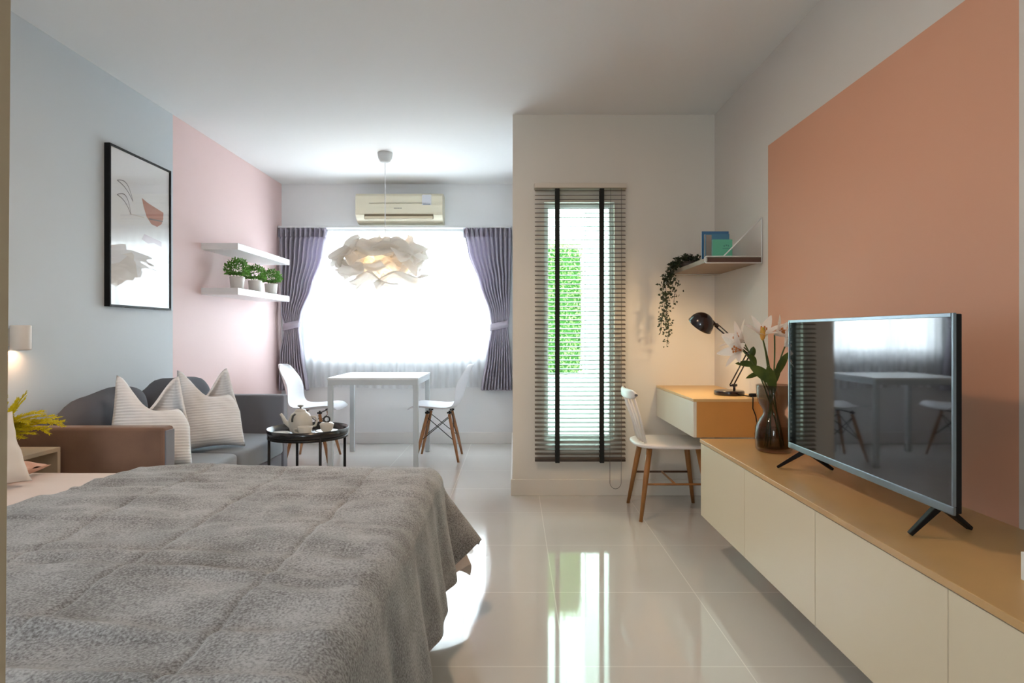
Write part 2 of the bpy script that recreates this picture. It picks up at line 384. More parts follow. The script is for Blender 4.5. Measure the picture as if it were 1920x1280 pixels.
# ------------------------------------------------------------------ pendant lamp of crumpled paper
pl = thing('pendant_lamp', 'white crumpled paper pendant lamp above the dining table', 'lamp', (-1.07, 5.24, H))
MB().lathe([(0.0,-0.085),(0.02,-0.085),(0.04,-0.075),(0.056,-0.045),(0.062,-0.012),(0.062,0)], n=32).build('canopy', mat('canopy_plastic', (206, 208, 208), rough=0.4), pl, smooth=True)
MB().tube([(0,0,-0.08),(0,0,-0.78)], 0.0035, n=8).build('cord', M_white_plastic, pl)
MB().lathe([(0.0,-0.76),(0.022,-0.76),(0.024,-0.80),(0.024,-0.84),(0,-0.84)], n=20).build('socket', M_white_plastic, pl, smooth=True)
M_bulb = mat('bulb', (255, 244, 220), emit=(255, 214, 160), estr=16)
MB().lathe([(0.0,-0.845),(0.016,-0.85),(0.03,-0.875),(0.034,-0.90),(0.028,-0.925),(0.0,-0.94)], n=20).build('bulb', M_bulb, pl, smooth=True)
M_paper = cloth_trans('lamp_paper', (246, 241, 233), 0.38)
ps = MB(); rs = random.Random(21)
def sheet(th, ph, sz, tw, R=1.0, curl=0.05, seed=0, asp=0.5):
    """one crumpled sheet wrapped round the lamp's middle; th,ph direction, sz half width (radians)"""
    def fn(u, w):
        a = (u*2-1)*sz; bb = (w*2-1)*sz*asp
        aa = a*math.cos(tw)-bb*math.sin(tw); b2 = a*math.sin(tw)+bb*math.cos(tw)
        az = th+aa; el = max(-1.45, min(1.45, ph+b2))
        r = R*(1+0.20*noise.noise(Vector((az*1.9+seed, el*3.4, seed*1.7)))+0.05*math.sin(7*bb+4*a+seed))
        e = max(0, abs(w*2-1)-0.7)/0.3; e2 = max(0, abs(u*2-1)-0.75)/0.25
        r *= 1+curl*(e**1.5)+curl*0.8*e2
        return (0.355*r*math.cos(el)**0.75*math.cos(az), 0.355*r*math.cos(el)**0.75*math.sin(az), -0.90+0.205*r*math.sin(el)+0.028*math.sin(5*az+seed))
    return fn
for i in range(15):
    th = 2*PI*i/15*2.0+rs.uniform(-.2, .2); ph = rs.uniform(-0.75, 0.75)
    ps.grid(sheet(th, ph, rs.uniform(0.7, 1.2), rs.uniform(-0.5, 0.5), rs.uniform(0.74, 1.0), rs.uniform(0.0, 0.07), seed=i*1.37, asp=rs.uniform(0.26, 0.42)), 40, 16)
for i in range(9):
    ps.grid(sheet(2*PI*i/9, 0.9*math.sin(i*2.3), 1.1, 0.3*math.cos(i), 0.52, 0.05, seed=50+i*1.9, asp=0.5), 26, 16)
for i, (th, ph, tw) in enumerate(((-2.7, 0.25, 0.3), (-2.9, 0.0, 0.15), (-2.6, -0.3, -0.1), (-1.9, -0.9, 0.0), (-0.9, -0.8, 0.2))):
    ps.grid(sheet(th, ph, 0.8, tw, 1.0, 0.16, seed=30+i*2.1, asp=0.2), 30, 10)
ps.build('shade', M_paper, pl, smooth=True)

# ------------------------------------------------------------------ dining table and chairs
dt = thing('dining_table', 'square white metal dining table under the paper pendant lamp', 'table', (-1.162, 5.565, 0))
MB().box(-0.375, 0.375, -0.375, 0.375, 0.722, 0.74).build('tabletop', mat('table_white', (240, 243, 244), rough=0.22), dt, bevel=0.003)
b = MB()
for s in (-1, 1):
    b.box(-0.37, 0.37, s*0.372-0.02*(s > 0), s*0.372+0.02*(s < 0), 0.680, 0.722)
    b.box(s*0.372-0.02*(s > 0), s*0.372+0.02*(s < 0), -0.352, 0.352, 0.680, 0.722)
M_tm = mat('table_frame_grey_white', (208, 214, 216), rough=0.35)
b.build('apron', M_tm, dt, bevel=0.002)
for sx in (-1, 1):
    for sy in (-1, 1):
        x = sx*0.352; y = sy*0.352
        MB().box(x-0.02, x+0.02, y-0.02, y+0.02, 0.0, 0.68).build('leg', M_tm, dt, bevel=0.003)

M_shell = mat('white_shell', (236, 236, 240), rough=0.28)
def shell_chair(loc, rz, label, group):
    t = thing('dining_chair', label, 'chair', loc, rz, group)
    P = [(0.250,0.440,0.195),(0.238,0.450,0.208),(0.20,0.460,0.217),(0.10,0.452,0.228),(0.0,0.440,0.232),(-0.09,0.438,0.232),(-0.155,0.455,0.228),
         (-0.195,0.50,0.218),(-0.215,0.56,0.206),(-0.235,0.63,0.20),(-0.255,0.70,0.195),(-0.275,0.765,0.18),(-0.300,0.815,0.14),(-0.312,0.835,0.06)]
    mb = MB(); nv = 10; vv = []
    for i, (x, z, w) in enumerate(P):
        back = min(1, max(0, (i-5)/4)); 
        for k in range(nv+1):
            s = k/nv*2-1; c_ = abs(s)**2.2
            lift = 0.035*c_*(1-back)*(0.3 if i < 2 else 1); fwd = 0.075*c_*back*(1 if i < 11 else 0.6)
            vv.append((x+fwd, s*w, z+lift))
    ff = [(i*(nv+1)+k, i*(nv+1)+k+1, (i+1)*(nv+1)+k+1, (i+1)*(nv+1)+k) for i in range(len(P)-1) for k in range(nv)]
    mb.add(vv, ff); mb.build('seat_shell', M_shell, t, smooth=True, solid=0.007, sub=1)
    tops = []
    for sx in (-1, 1):
        for sy in (-1, 1):
            top = Vector((sx*0.095-0.01, sy*0.12, 0.405)); foot = Vector((sx*0.185-0.005, sy*0.19, 0.0))
            mid = top.lerp(foot, 0.45)
            MB().tube([top, mid, foot], [0.0135, 0.0155, 0.010], n=12).build('leg', M_leg_wood, t, smooth=True)
            tops.append((top, foot))
    w = MB()
    q = lambda i, f_: tops[i][0].lerp(tops[i][1], f_)
    # crossed wires on both sides, front and back
    for a_, b_ in ((0, 2), (2, 0), (1, 3), (3, 1), (0, 1), (1, 0), (2, 3), (3, 2)):
        w.tube([q(a_, 0.06), q(b_, 0.56)], 0.0035, n=6)
    for i in range(4):
        w.tube([q(i, 0.0)+Vector((0, 0, 0.03)), q(i, 0.12)], 0.008, n=8)
        w.tube([q(i, 0.0)+Vector((-0.02, 0, 0.012)), q(i, 0.0)+Vector((0.02, 0, 0.012))], 0.008, n=8)
    w.tube([(0.085, -0.13, 0.418), (0.085, 0.13, 0.418)], 0.006, n=8); w.tube([(-0.105, -0.13, 0.418), (-0.105, 0.13, 0.418)], 0.006, n=8)
    w.build('wire_brace', M_black_metal, t)
    return t
shell_chair((-0.667, 5.60, 0), PI, 'white shell chair right of the dining table, facing left', 'white shell chairs at the dining table')
shell_chair((-1.765, 5.58, 0), 0, 'white shell chair left of the dining table, near the sofa', 'white shell chairs at the dining table')

# ------------------------------------------------------------------ coffee table and tea things
CT = (-1.271, 3.9, 0)
ct = thing('side_table', 'round black metal tray table beside the sofa', 'table', CT)
b = MB(); b.lathe([(0,0.486),(0.226,0.486),(0.232,0.49),(0.240,0.526),(0.244,0.526),(0.237,0.486),(0.228,0.480),(0,0.480)], n=64)
M_tray = mat('black_tray', (30, 30, 32), rough=0.22, spec=0.6)
b.build('tray', M_tray, ct, smooth=True)
for a in (215, 305, 35, 125):
    x, y = 0.232*math.cos(math.radians(a)), 0.232*math.sin(math.radians(a))
    MB().tube([(x, y, 0.512), (x, y, 0.0)], 0.0085, n=10).build('leg', M_black_metal, ct, smooth=True)
b = MB(); b.lathe([(0.226,0.468),(0.238,0.468),(0.238,0.482),(0.226,0.482),(0.226,0.468)], n=64); b.build('rim_hoop', M_black_metal, ct, smooth=True)
M_cer = mat('grey_cream_ceramic', (214, 208, 196), rough=0.3, var=0.03, vscale=20)
def tz(): return 0.4875
tp = thing('teapot', 'cream ceramic teapot on the black tray table', 'teapot', (-1.325, 3.92, tz()))
MB().lathe([(0,0),(0.045,0),(0.062,0.018),(0.072,0.05),(0.070,0.085),(0.055,0.118),(0.034,0.135),(0.0,0.137)], n=36).build('body', M_cer, tp, smooth=True)
ld = MB().lathe([(0.036,0.134),(0.030,0.146),(0.012,0.152),(0.0,0.152)], n=28).build('lid', M_cer, tp, smooth=True)
MB().lathe([(0,0.150),(0.006,0.150),(0.006,0.160),(0.018,0.166),(0.018,0.172),(0,0.175)], n=20).build('knob', mat('knob_metal', (150, 148, 142), rough=0.3, metal=0.4), ld, smooth=True)
MB().tube([(-0.055,-0.02,0.05),(-0.085,-0.03,0.075),(-0.097,-0.035,0.105),(-0.108,-0.04,0.125)], [0.017,0.013,0.010,0.008], n=12).build('spout', M_cer, tp, smooth=True)
MB().tube([(-0.012,-0.062,0.125),(-0.02,-0.078,0.115),(-0.022,-0.085,0.095),(-0.022,-0.083,0.08)], 0.006, n=10).build('strap', mat('dark_cord', (70, 72, 70), rough=0.6), tp, smooth=True)
MB().tube([(0.060,0.01,0.10),(0.088,0.015,0.10),(0.098,0.017,0.075),(0.088,0.015,0.045),(0.062,0.01,0.038)], 0.007, n=10).build('handle', M_cer, tp, smooth=True)
def saucer(t, r): MB().lathe([(0,0.002),(r*0.6,0.002),(r,0.012),(r,0.015),(r*0.6,0.006),(0,0.006)], n=32).build('saucer', M_cer2, t, smooth=True)
M_cer2 = mat('white_ceramic', (236, 235, 230), rough=0.2)
t = thing('saucer', 'white saucer lying in the left of the black tray', 'saucer', (-1.425, 3.86, tz())); saucer(t, 0.055)
t = thing('saucer', 'white saucer under the front cream cup', 'saucer', (-1.255, 3.795, tz())); saucer(t, 0.068)
t = thing('saucer', 'white saucer under the small sugar bowl', 'saucer', (-1.165, 3.93, tz())); saucer(t, 0.068)
def cup(t, r, h):
    MB().lathe([(0,0.001),(r*0.55,0.001),(r*0.8,h*0.3),(r,h),(r*0.94,h),(r*0.74,h*0.35),(0,h*0.12)], n=32).build('bowl', M_cer, t, smooth=True)
cp = thing('tea_cup', 'cream tea cup on a saucer in front of the teapot', 'cup', (-1.255, 3.795, tz()+0.006)); cup(cp, 0.044, 0.052)
MB().tube([(-0.040,-0.01,0.042),(-0.060,-0.015,0.040),(-0.063,-0.016,0.022),(-0.036,-0.01,0.014)], 0.0045, n=8).build('handle', M_cer, cp, smooth=True)
sb = thing('sugar_bowl', 'grey ceramic bowl with a dark ring-topped lid on the tray table', 'bowl', (-1.165, 3.93, tz()+0.006)); cup(sb, 0.044, 0.050)
l2 = MB().lathe([(0.042,0.050),(0.034,0.058),(0,0.060)], n=28).build('lid', M_cer, sb, smooth=True)
MB().tube([(0.018*math.cos(a), 0.0, 0.078+0.018*math.sin(a)) for a in [2*PI*k/20-PI/2 for k in range(21)]], 0.0055, n=8).build('ring_handle', mat('dark_ring', (52, 50, 50), rough=0.3, metal=0.4), l2, smooth=True)
sp = thing('tea_spoon', 'dark teaspoon lying by the sugar bowl on the black tray', 'spoon', (-1.175, 3.795, tz()+0.003))
MB().tube([(-0.05,0,0.001),(0.03,0.01,0.003)], 0.0025, n=6).build('handle', M_black_metal, sp)
b = MB(); b.rbox((0.045, 0.012, 0.003), (0.036, 0.024, 0.006), k=2.5, n=5); b.build('spoon_bowl', M_black_metal, sp, smooth=True)

# ------------------------------------------------------------------ sofa
M_sofa = mat('grey_sofa_fabric', (124, 126, 136), rough=0.85, bump=0.25, bscale=500, sheen=0.3)
M_sofa_in_lit = mat('lit_cushion_fabric', (146, 156, 166), rough=0.85, bump=0.25, bscale=500, sheen=0.3)  # sofa grey made lighter and bluer: light on the seat put into the colour
M_sofa_arm_lit = mat('lamp_warmed_arm_fabric', (146, 112, 92), rough=0.85, bump=0.25, bscale=500, rgb2=(126, 96, 80), vscale=5, sheen=0.2)  # sofa grey turned brown: warm lamp light on the near arm put into the colour
M_back = mat('charcoal_cushion_fabric', (84, 86, 94), rough=0.8, bump=0.2, bscale=400)
so = thing('sofa', 'grey two-seat sofa against the left wall', 'sofa', (0, 0, 0))
SX1 = -1.545; SX0 = XL+0.02; SY0, SY1 = 2.79, 4.345
def soft(c, size, name, m, parent=so, k=9, n=12, fn=None, **kw):
    b = MB(); b.rbox(c, size, k=k, n=n, fn=fn); return b.build(name, m, parent, smooth=True, weld=True, **kw)
def cbox(x0, x1, y0, y1, z0, z1): return ((x0+x1)/2, (y0+y1)/2, (z0+z1)/2), (x1-x0, y1-y0, z1-z0)
c_, s_ = cbox(SX0, SX1, SY0, SY0+0.085, 0.04, 0.69); MB().box(SX0, SX1, SY0, SY0+0.085, 0.04, 0.69).build('armrest', [M_sofa_arm_lit], so, bevel=0.014)
MB().box(SX0, SX1-0.01, SY1-0.085, SY1, 0.04, 0.69).build('armrest', M_sofa, so, bevel=0.014)
MB().box(SX0, SX0+0.10, SY0+0.086, SY1-0.086, 0.04, 0.69).build('backrest', M_sofa, so, bevel=0.014)
MB().box(SX0+0.10, SX1-0.02, SY0+0.086, SY1-0.086, 0.05, 0.30).build('base', M_sofa, so, bevel=0.01)
# edge welt facing the room on the near arm
MB().box(SX1-0.004, SX1+0.004, SY0+0.008, SY0+0.08, 0.05, 0.675).build('arm_front_panel', M_sofa, so, bevel=0.003)
YM = (SY0+SY1)/2
def seatfn(q):
    q = q.copy(); e = max(0, 1-((q.x/0.33)**2))*max(0, 1-((q.y/0.34)**2))
    if q.z > 0: q.z += 0.012*e
    q += Vector((0, 0, 1))*0.004*noise.noise(Vector((q.x*9, q.y*9, 1)))
    if q.x > 0.28: q.x += 0.006*noise.noise(Vector((q.y*30, q.z*12, 4)))
    return q
for y0, y1 in ((SY0+0.088, YM-0.004), (YM+0.004, SY1-0.088)):
    c_, s_ = cbox(SX0+0.14, SX1+0.012, y0, y1, 0.30, 0.44); soft(c_, s_, 'seat_cushion', M_sofa_in_lit, fn=seatfn, n=18)
def slump(q, tilt=0.0):
    q = q.copy(); z = q.z; q.z += tilt*q.y
    q.x += 0.05*(-z) ; q.z += 0.05*math.cos(q.y*5)+0.025*noise.noise(Vector((q.y*5, z*4, 2)))
    q.x += 0.015*noise.noise(Vector((q.y*8, z*8, 7)))
    return q
soft((SX0+0.21, SY0+0.10+0.32, 0.60), (0.20, 0.64, 0.31), 'back_cushion', M_back, k=4, n=18, fn=lambda q: slump(q, 0.16))
soft((SX0+0.23, YM+0.33, 0.61), (0.20, 0.66, 0.36), 'back_cushion', M_back, k=4, n=18, fn=slump)

M_rib = mat('ribbed_cream_cotton', (244, 244, 246), rough=0.8)
nt = M_rib.node_tree; wv = nt.nodes.new('ShaderNodeTexWave'); wv.bands_direction = 'Z'; wv.inputs['Scale'].default_value = 22; wv.inputs['Distortion'].default_value = 0.8
tc = nt.nodes.new('ShaderNodeTexCoord'); nt.links.new(tc.outputs['Object'], wv.inputs['Vector'])
bm_ = nt.nodes.new('ShaderNodeBump'); bm_.inputs['Strength'].default_value = 0.35; bm_.inputs['Distance'].default_value = 0.004
nt.links.new(wv.outputs['Fac'], bm_.inputs['Height']); nt.links.new(bm_.outputs['Normal'], nt.nodes['Principled BSDF'].inputs['Normal'])

def pillow_mesh(w, h, t, dip=0.0, n=28, seed=0, shift=0.0, pinch=0.10, taper=0.28):
    """upright pillow: x = width, z = height, y = thickness"""
    mb = MB()
    for side in (1, -1):
        def fn(u, v_):
            a = u*2-1; b_ = v_*2-1
            px = a*(1-pinch*(1-b_*b_)*abs(a)**2); pz = b_*(1-pinch*(1-a*a)*abs(b_)**2)
            th = t*0.5*((1-abs(a)**3.2)*(1-abs(b_)**3.2))**0.5 if abs(a) < 1 and abs(b_) < 1 else 0
            top = max(0, (b_+0.15)/1.15)
            e = a if side < 0 else -a          # the camera side keeps its left ear, the far side its right ear
            d = min(1, max(0, (e-shift+1)/1.25)); d = d*d*(3-2*d)
            if dip: px = px*(1-taper*top)-taper*0.45*top
            z = pz*h/2 - dip*d*top**1.5
            y = side*th + 0.008*noise.noise(Vector((a*3+seed, b_*3, side)))
            return (px*w/2, y, z+h/2)
        mb.grid(fn, n, n, flip=(side > 0))
    return mb
def pillow(label, loc, rot, w, h, t, m, dip=0, seed=0, shift=0, group=None, cat='cushion', name='cushion', pinch=0.1):
    o = pillow_mesh(w, h, t, dip, seed=seed, shift=shift, pinch=pinch).build(name, m, smooth=True, weld=not dip, loc=loc, rot=rot, solid=0.012 if dip else 0)
    tag(o, label, cat, group); return o
pillow('ribbed cream cushion at the near end of the sofa', (-1.775, 3.08, 0.445), (math.radians(-10), math.radians(3), math.radians(35)), 0.365, 0.455, 0.19, M_rib, dip=0.17, seed=1, shift=-0.05, group='ribbed cushions on the sofa')
pillow('ribbed cream cushion in the middle of the sofa', (-1.725, 3.60, 0.447), (math.radians(-12), math.radians(-1), math.radians(35)), 0.355, 0.46, 0.19, M_rib, dip=0.16, seed=5, shift=-0.05, group='ribbed cushions on the sofa')

# ------------------------------------------------------------------ bedside cube, wall lamp, yellow plant
M_box = mat('pale_wood_box', (214, 200, 178), rough=0.45, var=0.05, vscale=5)
nb = thing('nightstand', 'pale open cube nightstand between bed and sofa', 'nightstand', (-2.158, 2.60, 0.26))
b = MB(); b.box(-0.17,0.174,-0.165,0.165,0.332,0.35); b.box(-0.17,0.174,-0.165,0.165,0,0.018); b.box(-0.17,0.174,-0.165,-0.147,0.018,0.332); b.box(-0.17,0.174,0.147,0.165,0.018,0.332)
b.build('carcass', M_box, nb, bevel=0.002)
MB().box(-0.17,-0.16,-0.147,0.147,0.018,0.332).build('back_panel', mat('box_back', (170, 146, 122), rough=0.6), nb)
for x in (-0.15, 0.14):
    for y in (-0.14, 0.14): MB().tube([(x, y, 0), (x, y, -0.26)], 0.012, n=10).build('leg', M_box, nb)
pp = thing('potted_plant', 'yellow feathery plant in a white tapered pot on the nightstand', 'plant', (-2.115, 2.60, 0.611))
MB().lathe([(0,0.0),(0.034,0.0),(0.050,0.118),(0.044,0.118),(0.036,0.05),(0,0.05)], n=32).build('pot', M_cer2, pp, smooth=True)
yl = MB(); rr = random.Random(3)
def frond(mb, base, d, L, droop, wdt, rr, n=14):
    pts = []; p = Vector(base); v = Vector(d).normalized()
    for i in range(n+1):
        pts.append(p.copy()); p = p + v*(L/n); v = (v+Vector((0, 0, -droop/n))).normalized()
    mb.tube(pts, [0.002]*(n+1), n=4)
    for i in range(2, n+1):
        t_ = (pts[i]-pts[i-1]).normalized(); sd = t_.cross(Vector((0, 0, 1))).normalized()
        for s in (-1, 1):
            for q in (0, 0.5):
                c0 = pts[i-1].lerp(pts[i], q); w_ = wdt*(1-0.6*i/n)*rr.uniform(0.7, 1.2)
                tip = c0+sd*s*w_+t_*w_*1.1+Vector((0, 0, rr.uniform(-.006, .01)))
                m_ = (c0+tip)/2+t_*0.005
                mb.add([c0, m_, tip, (c0+tip)/2-t_*0.005], [(0, 1, 2, 3)])
for d, L, dr in (((0.75,-0.1,0.75),0.22,1.0), ((0.95,0.1,0.5),0.26,0.9), ((1,0,0.28),0.27,0.25), ((1,-0.2,0.12),0.24,0.0), ((1,-0.3,0.0),0.20,0.0), ((0.4,0.2,1),0.18,0.4), ((0.2,-0.3,1),0.17,0.5),
                 ((-0.4,0.1,1),0.2,0.8), ((-1,0.2,0.6),0.18,0.8), ((0.6,-0.4,0.9),0.15,0.6), ((0.3,-0.7,0.5),0.16,0.8), ((0.75,0.3,0.65),0.2,0.9), ((0.9,-0.3,0.35),0.16,0.6)):
    [frond(yl, (0, 0, 0.09), Vector(d)+Vector((0, k*0.18, k*0.10)), L*(1-0.12*abs(k)), dr, 0.030, rr, n=20) for k in (-1, 0, 1)]
M_yel = mat('yellow_leaf', (240, 226, 50), rough=0.5, rgb2=(214, 200, 40), vscale=30)
mix_with(M_yel, 'ShaderNodeBsdfTranslucent', 0.4, Color=col(245, 232, 60))
yl.build('fronds', M_yel, pp)

wl = thing('wall_lamp', 'small white cylinder wall lamp glowing downwards at left edge', 'lamp', (-2.287, 2.93, 1.028))
M_wl = mat('lamp_grey_white', (222, 214, 206), rough=0.5)
MB().lathe([(0.035,0.006),(0.039,0.0),(0.041,0.004),(0.041,0.112),(0.037,0.116),(0.0,0.116)], n=36).build('lamp_body', M_wl, wl, smooth=True)
MB().lathe([(0.0,0.012),(0.036,0.012)], n=28).build('light_disc', mat('warm_lens', (255, 240, 220), emit=(255, 206, 160), estr=14), wl)
MB().box(-0.046, -0.036, -0.035, 0.035, 0.02, 0.10).build('wall_plate', M_wl, wl, bevel=0.004)

# ------------------------------------------------------------------ bed with sheet, blanket, pillows
HB = 0.575; FX = -0.300; BY0, BY1 = 0.62, 2.42
bed = thing('bed', 'double bed under a grey blanket in the foreground', 'bed', (0, 0, 0))
MB().box(XL+0.06, FX-0.05, BY0+0.03, BY1-0.03, 0.08, 0.30).build('bed_base', mat('bed_base_cream', (200, 190, 176), rough=0.7), bed, bevel=0.01)
b = MB(); c_, s_ = cbox(XL+0.06, FX-0.035, BY0+0.01, BY1-0.035, 0.30, HB-0.012); b.rbox(c_, s_, k=22, n=16); b.build('mattress', mat('mattress_white', (226, 222, 216), rough=0.8), bed, smooth=True, weld=True)
MB().box(XL+0.005, XL+0.055, BY0, BY1-0.02, 0.05, 1.0).build('headboard', mat('headboard_fabric', (150, 140, 130), rough=0.8), bed, bevel=0.015)
for x in (XL+0.15, FX-0.15):
    for y in (BY0+0.12, BY1-0.12): MB().box(x-0.025, x+0.025, y-0.025, y+0.025, 0, 0.08).build('leg', M_black, bed)

def drape_pt(x, y, zt, X0, Y1, Y0, lenx, leny, rb, kflare=0.10, kcorner=0.42, fold=0.02, seed=0, topn=0.006, seams=None, lift=0):
    """place a cloth point given by its flat coordinates; beyond X0 / Y1 / Y0 it hangs"""
    eu = max(0, x-X0); ev = y-Y1 if y > Y1 else (y-Y0 if y < Y0 else 0)
    r = math.hypot(eu, ev)
    cx = min(x, X0); cy = min(max(y, Y0), Y1)
    n_ = topn*(noise.noise(Vector((x*1.8+seed, y*2.6, 0)))*1.2+0.9*noise.noise(Vector((x*2.4, y*9+seed, 3)))+0.35*noise.noise(Vector((x*9, y*16, 5))))
    if r < 1e-6: return (cx, cy, zt+n_+lift)
    dx, dy = eu/r, ev/r
    s2 = 2*abs(dx*dy)
    k = kflare*abs(dx)+kcorner*s2**1.4
    arc = rb*PI/2
    if r < arc:
        th = r/rb; out = rb*math.sin(th); dr = rb*(1-math.cos(th))
    else:
        q = r-arc; out = rb+q*k; dr = rb+q*math.sqrt(max(0, 1-k*k))
    h_ = min(1, dr/0.35)
    along = y if abs(dx) > abs(dy) else x
    f_ = fold*h_*(math.sin(along*17+seed+1.6*noise.noise(Vector((along*2, seed, 0))))*0.6+math.sin(along*31+seed*2)*0.35)*(1-0.5*s2)
    out += (f_+fold*0.6*h_)*abs(dx)
    return (cx+dx*out, cy+dy*out, zt-dr+n_*(1-h_)+lift)
def make_cloth(x_a, x_b, y_a, y_b, nu, nv, L, **kw):
    mb = MB(); X0, Y1, Y0 = kw['X0'], kw['Y1'], kw['Y0']
    def fn(u, v_):
        x = lerp(x_a, x_b, u); y = lerp(y_a, y_b, v_)
        eu = max(0, x-X0); ev = y-Y1 if y > Y1 else (y-Y0 if y < Y0 else 0)
        r = math.hypot(eu, ev)
        if eu > 0 and ev != 0:      # round the corner length off a little
            s2 = 2*abs(eu*ev)/(r*r); sc = 1/(1+0.20*s2*(r/L))
            x = X0+eu*sc; y = (Y1 if ev > 0 else Y0)+ev*sc
        return drape_pt(x, y, **kw)
    mb.grid(fn, nu, nv); return mb
M_sheet = mat('blush_sheet', (230, 213, 203), rough=0.75, sheen=0.2)
kw = dict(zt=HB, X0=FX-0.045, Y1=BY1-0.045, Y0=BY0+0.03, lenx=.45, leny=.45, rb=0.055, seed=2.0)
sh = make_cloth(XL+0.08, kw['X0']+0.44, kw['Y0']-0.4, kw['Y1']+0.50, 120, 130, 0.5, kflare=0.07, kcorner=0.40, fold=0.006, topn=0.006, **kw)
tag(sh.build('bed_sheet', M_sheet, smooth=True, solid=0.003), 'blush pink bed sheet showing at the head and the corner of the bed', 'sheet')

M_blk = mat('grey_wool_blanket', (132, 130, 128), rough=0.95, sheen=0.35)
nt = M_blk.node_tree; p = nt.nodes['Principled BSDF']; tc = nt.nodes.new('ShaderNodeTexCoord')
n1 = nt.nodes.new('ShaderNodeTexNoise'); n1.inputs['Scale'].default_value = 210; n1.inputs['Detail'].default_value = 4
n2 = nt.nodes.new('ShaderNodeTexNoise'); n2.inputs['Scale'].default_value = 9; n2.inputs['Detail'].default_value = 6
for n_ in (n1, n2): nt.links.new(tc.outputs['Object'], n_.inputs['Vector'])
ad = nt.nodes.new('ShaderNodeMath'); ad.operation = 'MULTIPLY_ADD'; ad.inputs[1].default_value = 0.65; nt.links.new(n1.outputs['Fac'], ad.inputs[0])
a2 = nt.nodes.new('ShaderNodeMath'); a2.operation = 'MULTIPLY'; a2.inputs[1].default_value = 0.35; nt.links.new(n2.outputs['Fac'], a2.inputs[0]); nt.links.new(a2.outputs[0], ad.inputs[2])
rp = nt.nodes.new('ShaderNodeValToRGB'); rp.color_ramp.elements[0].position = 0.38; rp.color_ramp.elements[1].position = 0.62
rp.color_ramp.elements[0].color = col(98, 97, 96); rp.color_ramp.elements[1].color = col(176, 177, 178)
nt.links.new(ad.outputs[0], rp.inputs['Fac']); nt.links.new(rp.outputs['Color'], p.inputs['Base Color'])
bp = nt.nodes.new('ShaderNodeBump'); bp.inputs['Strength'].default_value = 0.45; bp.inputs['Distance'].default_value = 0.004
nt.links.new(n1.outputs['Fac'], bp.inputs['Height']); nt.links.new(bp.outputs['Normal'], p.inputs['Normal'])
kb = dict(zt=HB+0.026, X0=FX-0.035, Y1=BY1-0.04, Y0=BY0+0.03, lenx=.45, leny=.45, rb=0.065, seed=0.6)
XBL = -1.44
def blanket():
    mb = MB(); X0, Y1, Y0 = kb['X0'], kb['Y1'], kb['Y0']; L = 0.44
    nu, nv = 300, 300
    def fn(u, v_):
        x = lerp(XBL+0.03*math.sin(v_*9), X0+0.42, u); y = lerp(Y0-0.4, Y1+0.44, v_)
        eu = max(0, x-X0); ev = y-Y1 if y > Y1 else (y-Y0 if y < Y0 else 0)
        r = math.hypot(eu, ev); fx, fy = x, y
        if eu > 0 and ev != 0:
            s2 = 2*abs(eu*ev)/(r*r); sc = 1/(1+0.24*s2*(r/L)); x = X0+eu*sc; y = (Y1 if ev > 0 else Y0)+ev*sc
        P = Vector(drape_pt(x, y, kflare=0.11, kcorner=0.50, fold=0.020, topn=0.017, **kb))
        if r < 0.03:
            d = 0
            wob = 0.012*noise.noise(Vector((fy*3, 2, 0)))
            for xs in (-1.13, -0.84, -0.515): d += math.exp(-((fx-xs-wob)/0.0075)**2)
            for ys in (1.0, 1.34, 1.70, 2.04): d += 0.35*math.exp(-((fy-ys-0.02*noise.noise(Vector((fx*3, ys, 1))))/0.006)**2)
            P.z -= 0.007*min(d, 1)
            # lengthwise creases pressed into the middle
            for k, (yc_, am) in enumerate(((1.35, .009), (1.42, .008), (1.30, .006), (2.02, .008), (1.08, .010), (2.18, .006), (1.68, .006), (0.92, .009))):
                mid = yc_+0.05*noise.noise(Vector((fx*1.5, k*3.1, 0)))+0.05*(fx+1)*(k % 3-1)
                gate = 0.5+0.5*noise.noise(Vector((fx*1.6, k*5.7, 2)))
                P.z += 1.5*am*gate*(math.exp(-((fy-mid)/0.020)**2)-0.6*math.exp(-((fy-mid-0.035)/0.02)**2))
        e = (x-XBL)
        if e < 0.05: P.z += 0.004*(1-e/0.05)
        return tuple(P)
    mb.grid(fn, nu, nv)
    return mb
bl = blanket().build('blanket', M_blk, smooth=True, solid=0.006)
tag(bl, 'grey woollen blanket with pressed seams spread over the bed', 'blanket')
M_pil = mat('cream_pillowcase', (222, 214, 206), rough=0.8); M_pil2 = mat('peach_pillowcase', (222, 178, 158), rough=0.8)
pillow('cream cushion propped at the head of the bed', (-1.75, 2.02, HB+0.018), (math.radians(-24), 0, math.radians(70)), 0.40, 0.26, 0.13, M_pil, seed=8, name='pillow', cat='pillow')
pillow('peach pillow lying flat behind the cream bed cushion', (-1.735, 2.26, HB+0.040), (math.radians(-90), 0, math.radians(90)), 0.22, 0.40, 0.06, M_pil2, seed=9, name='pillow', cat='pillow')

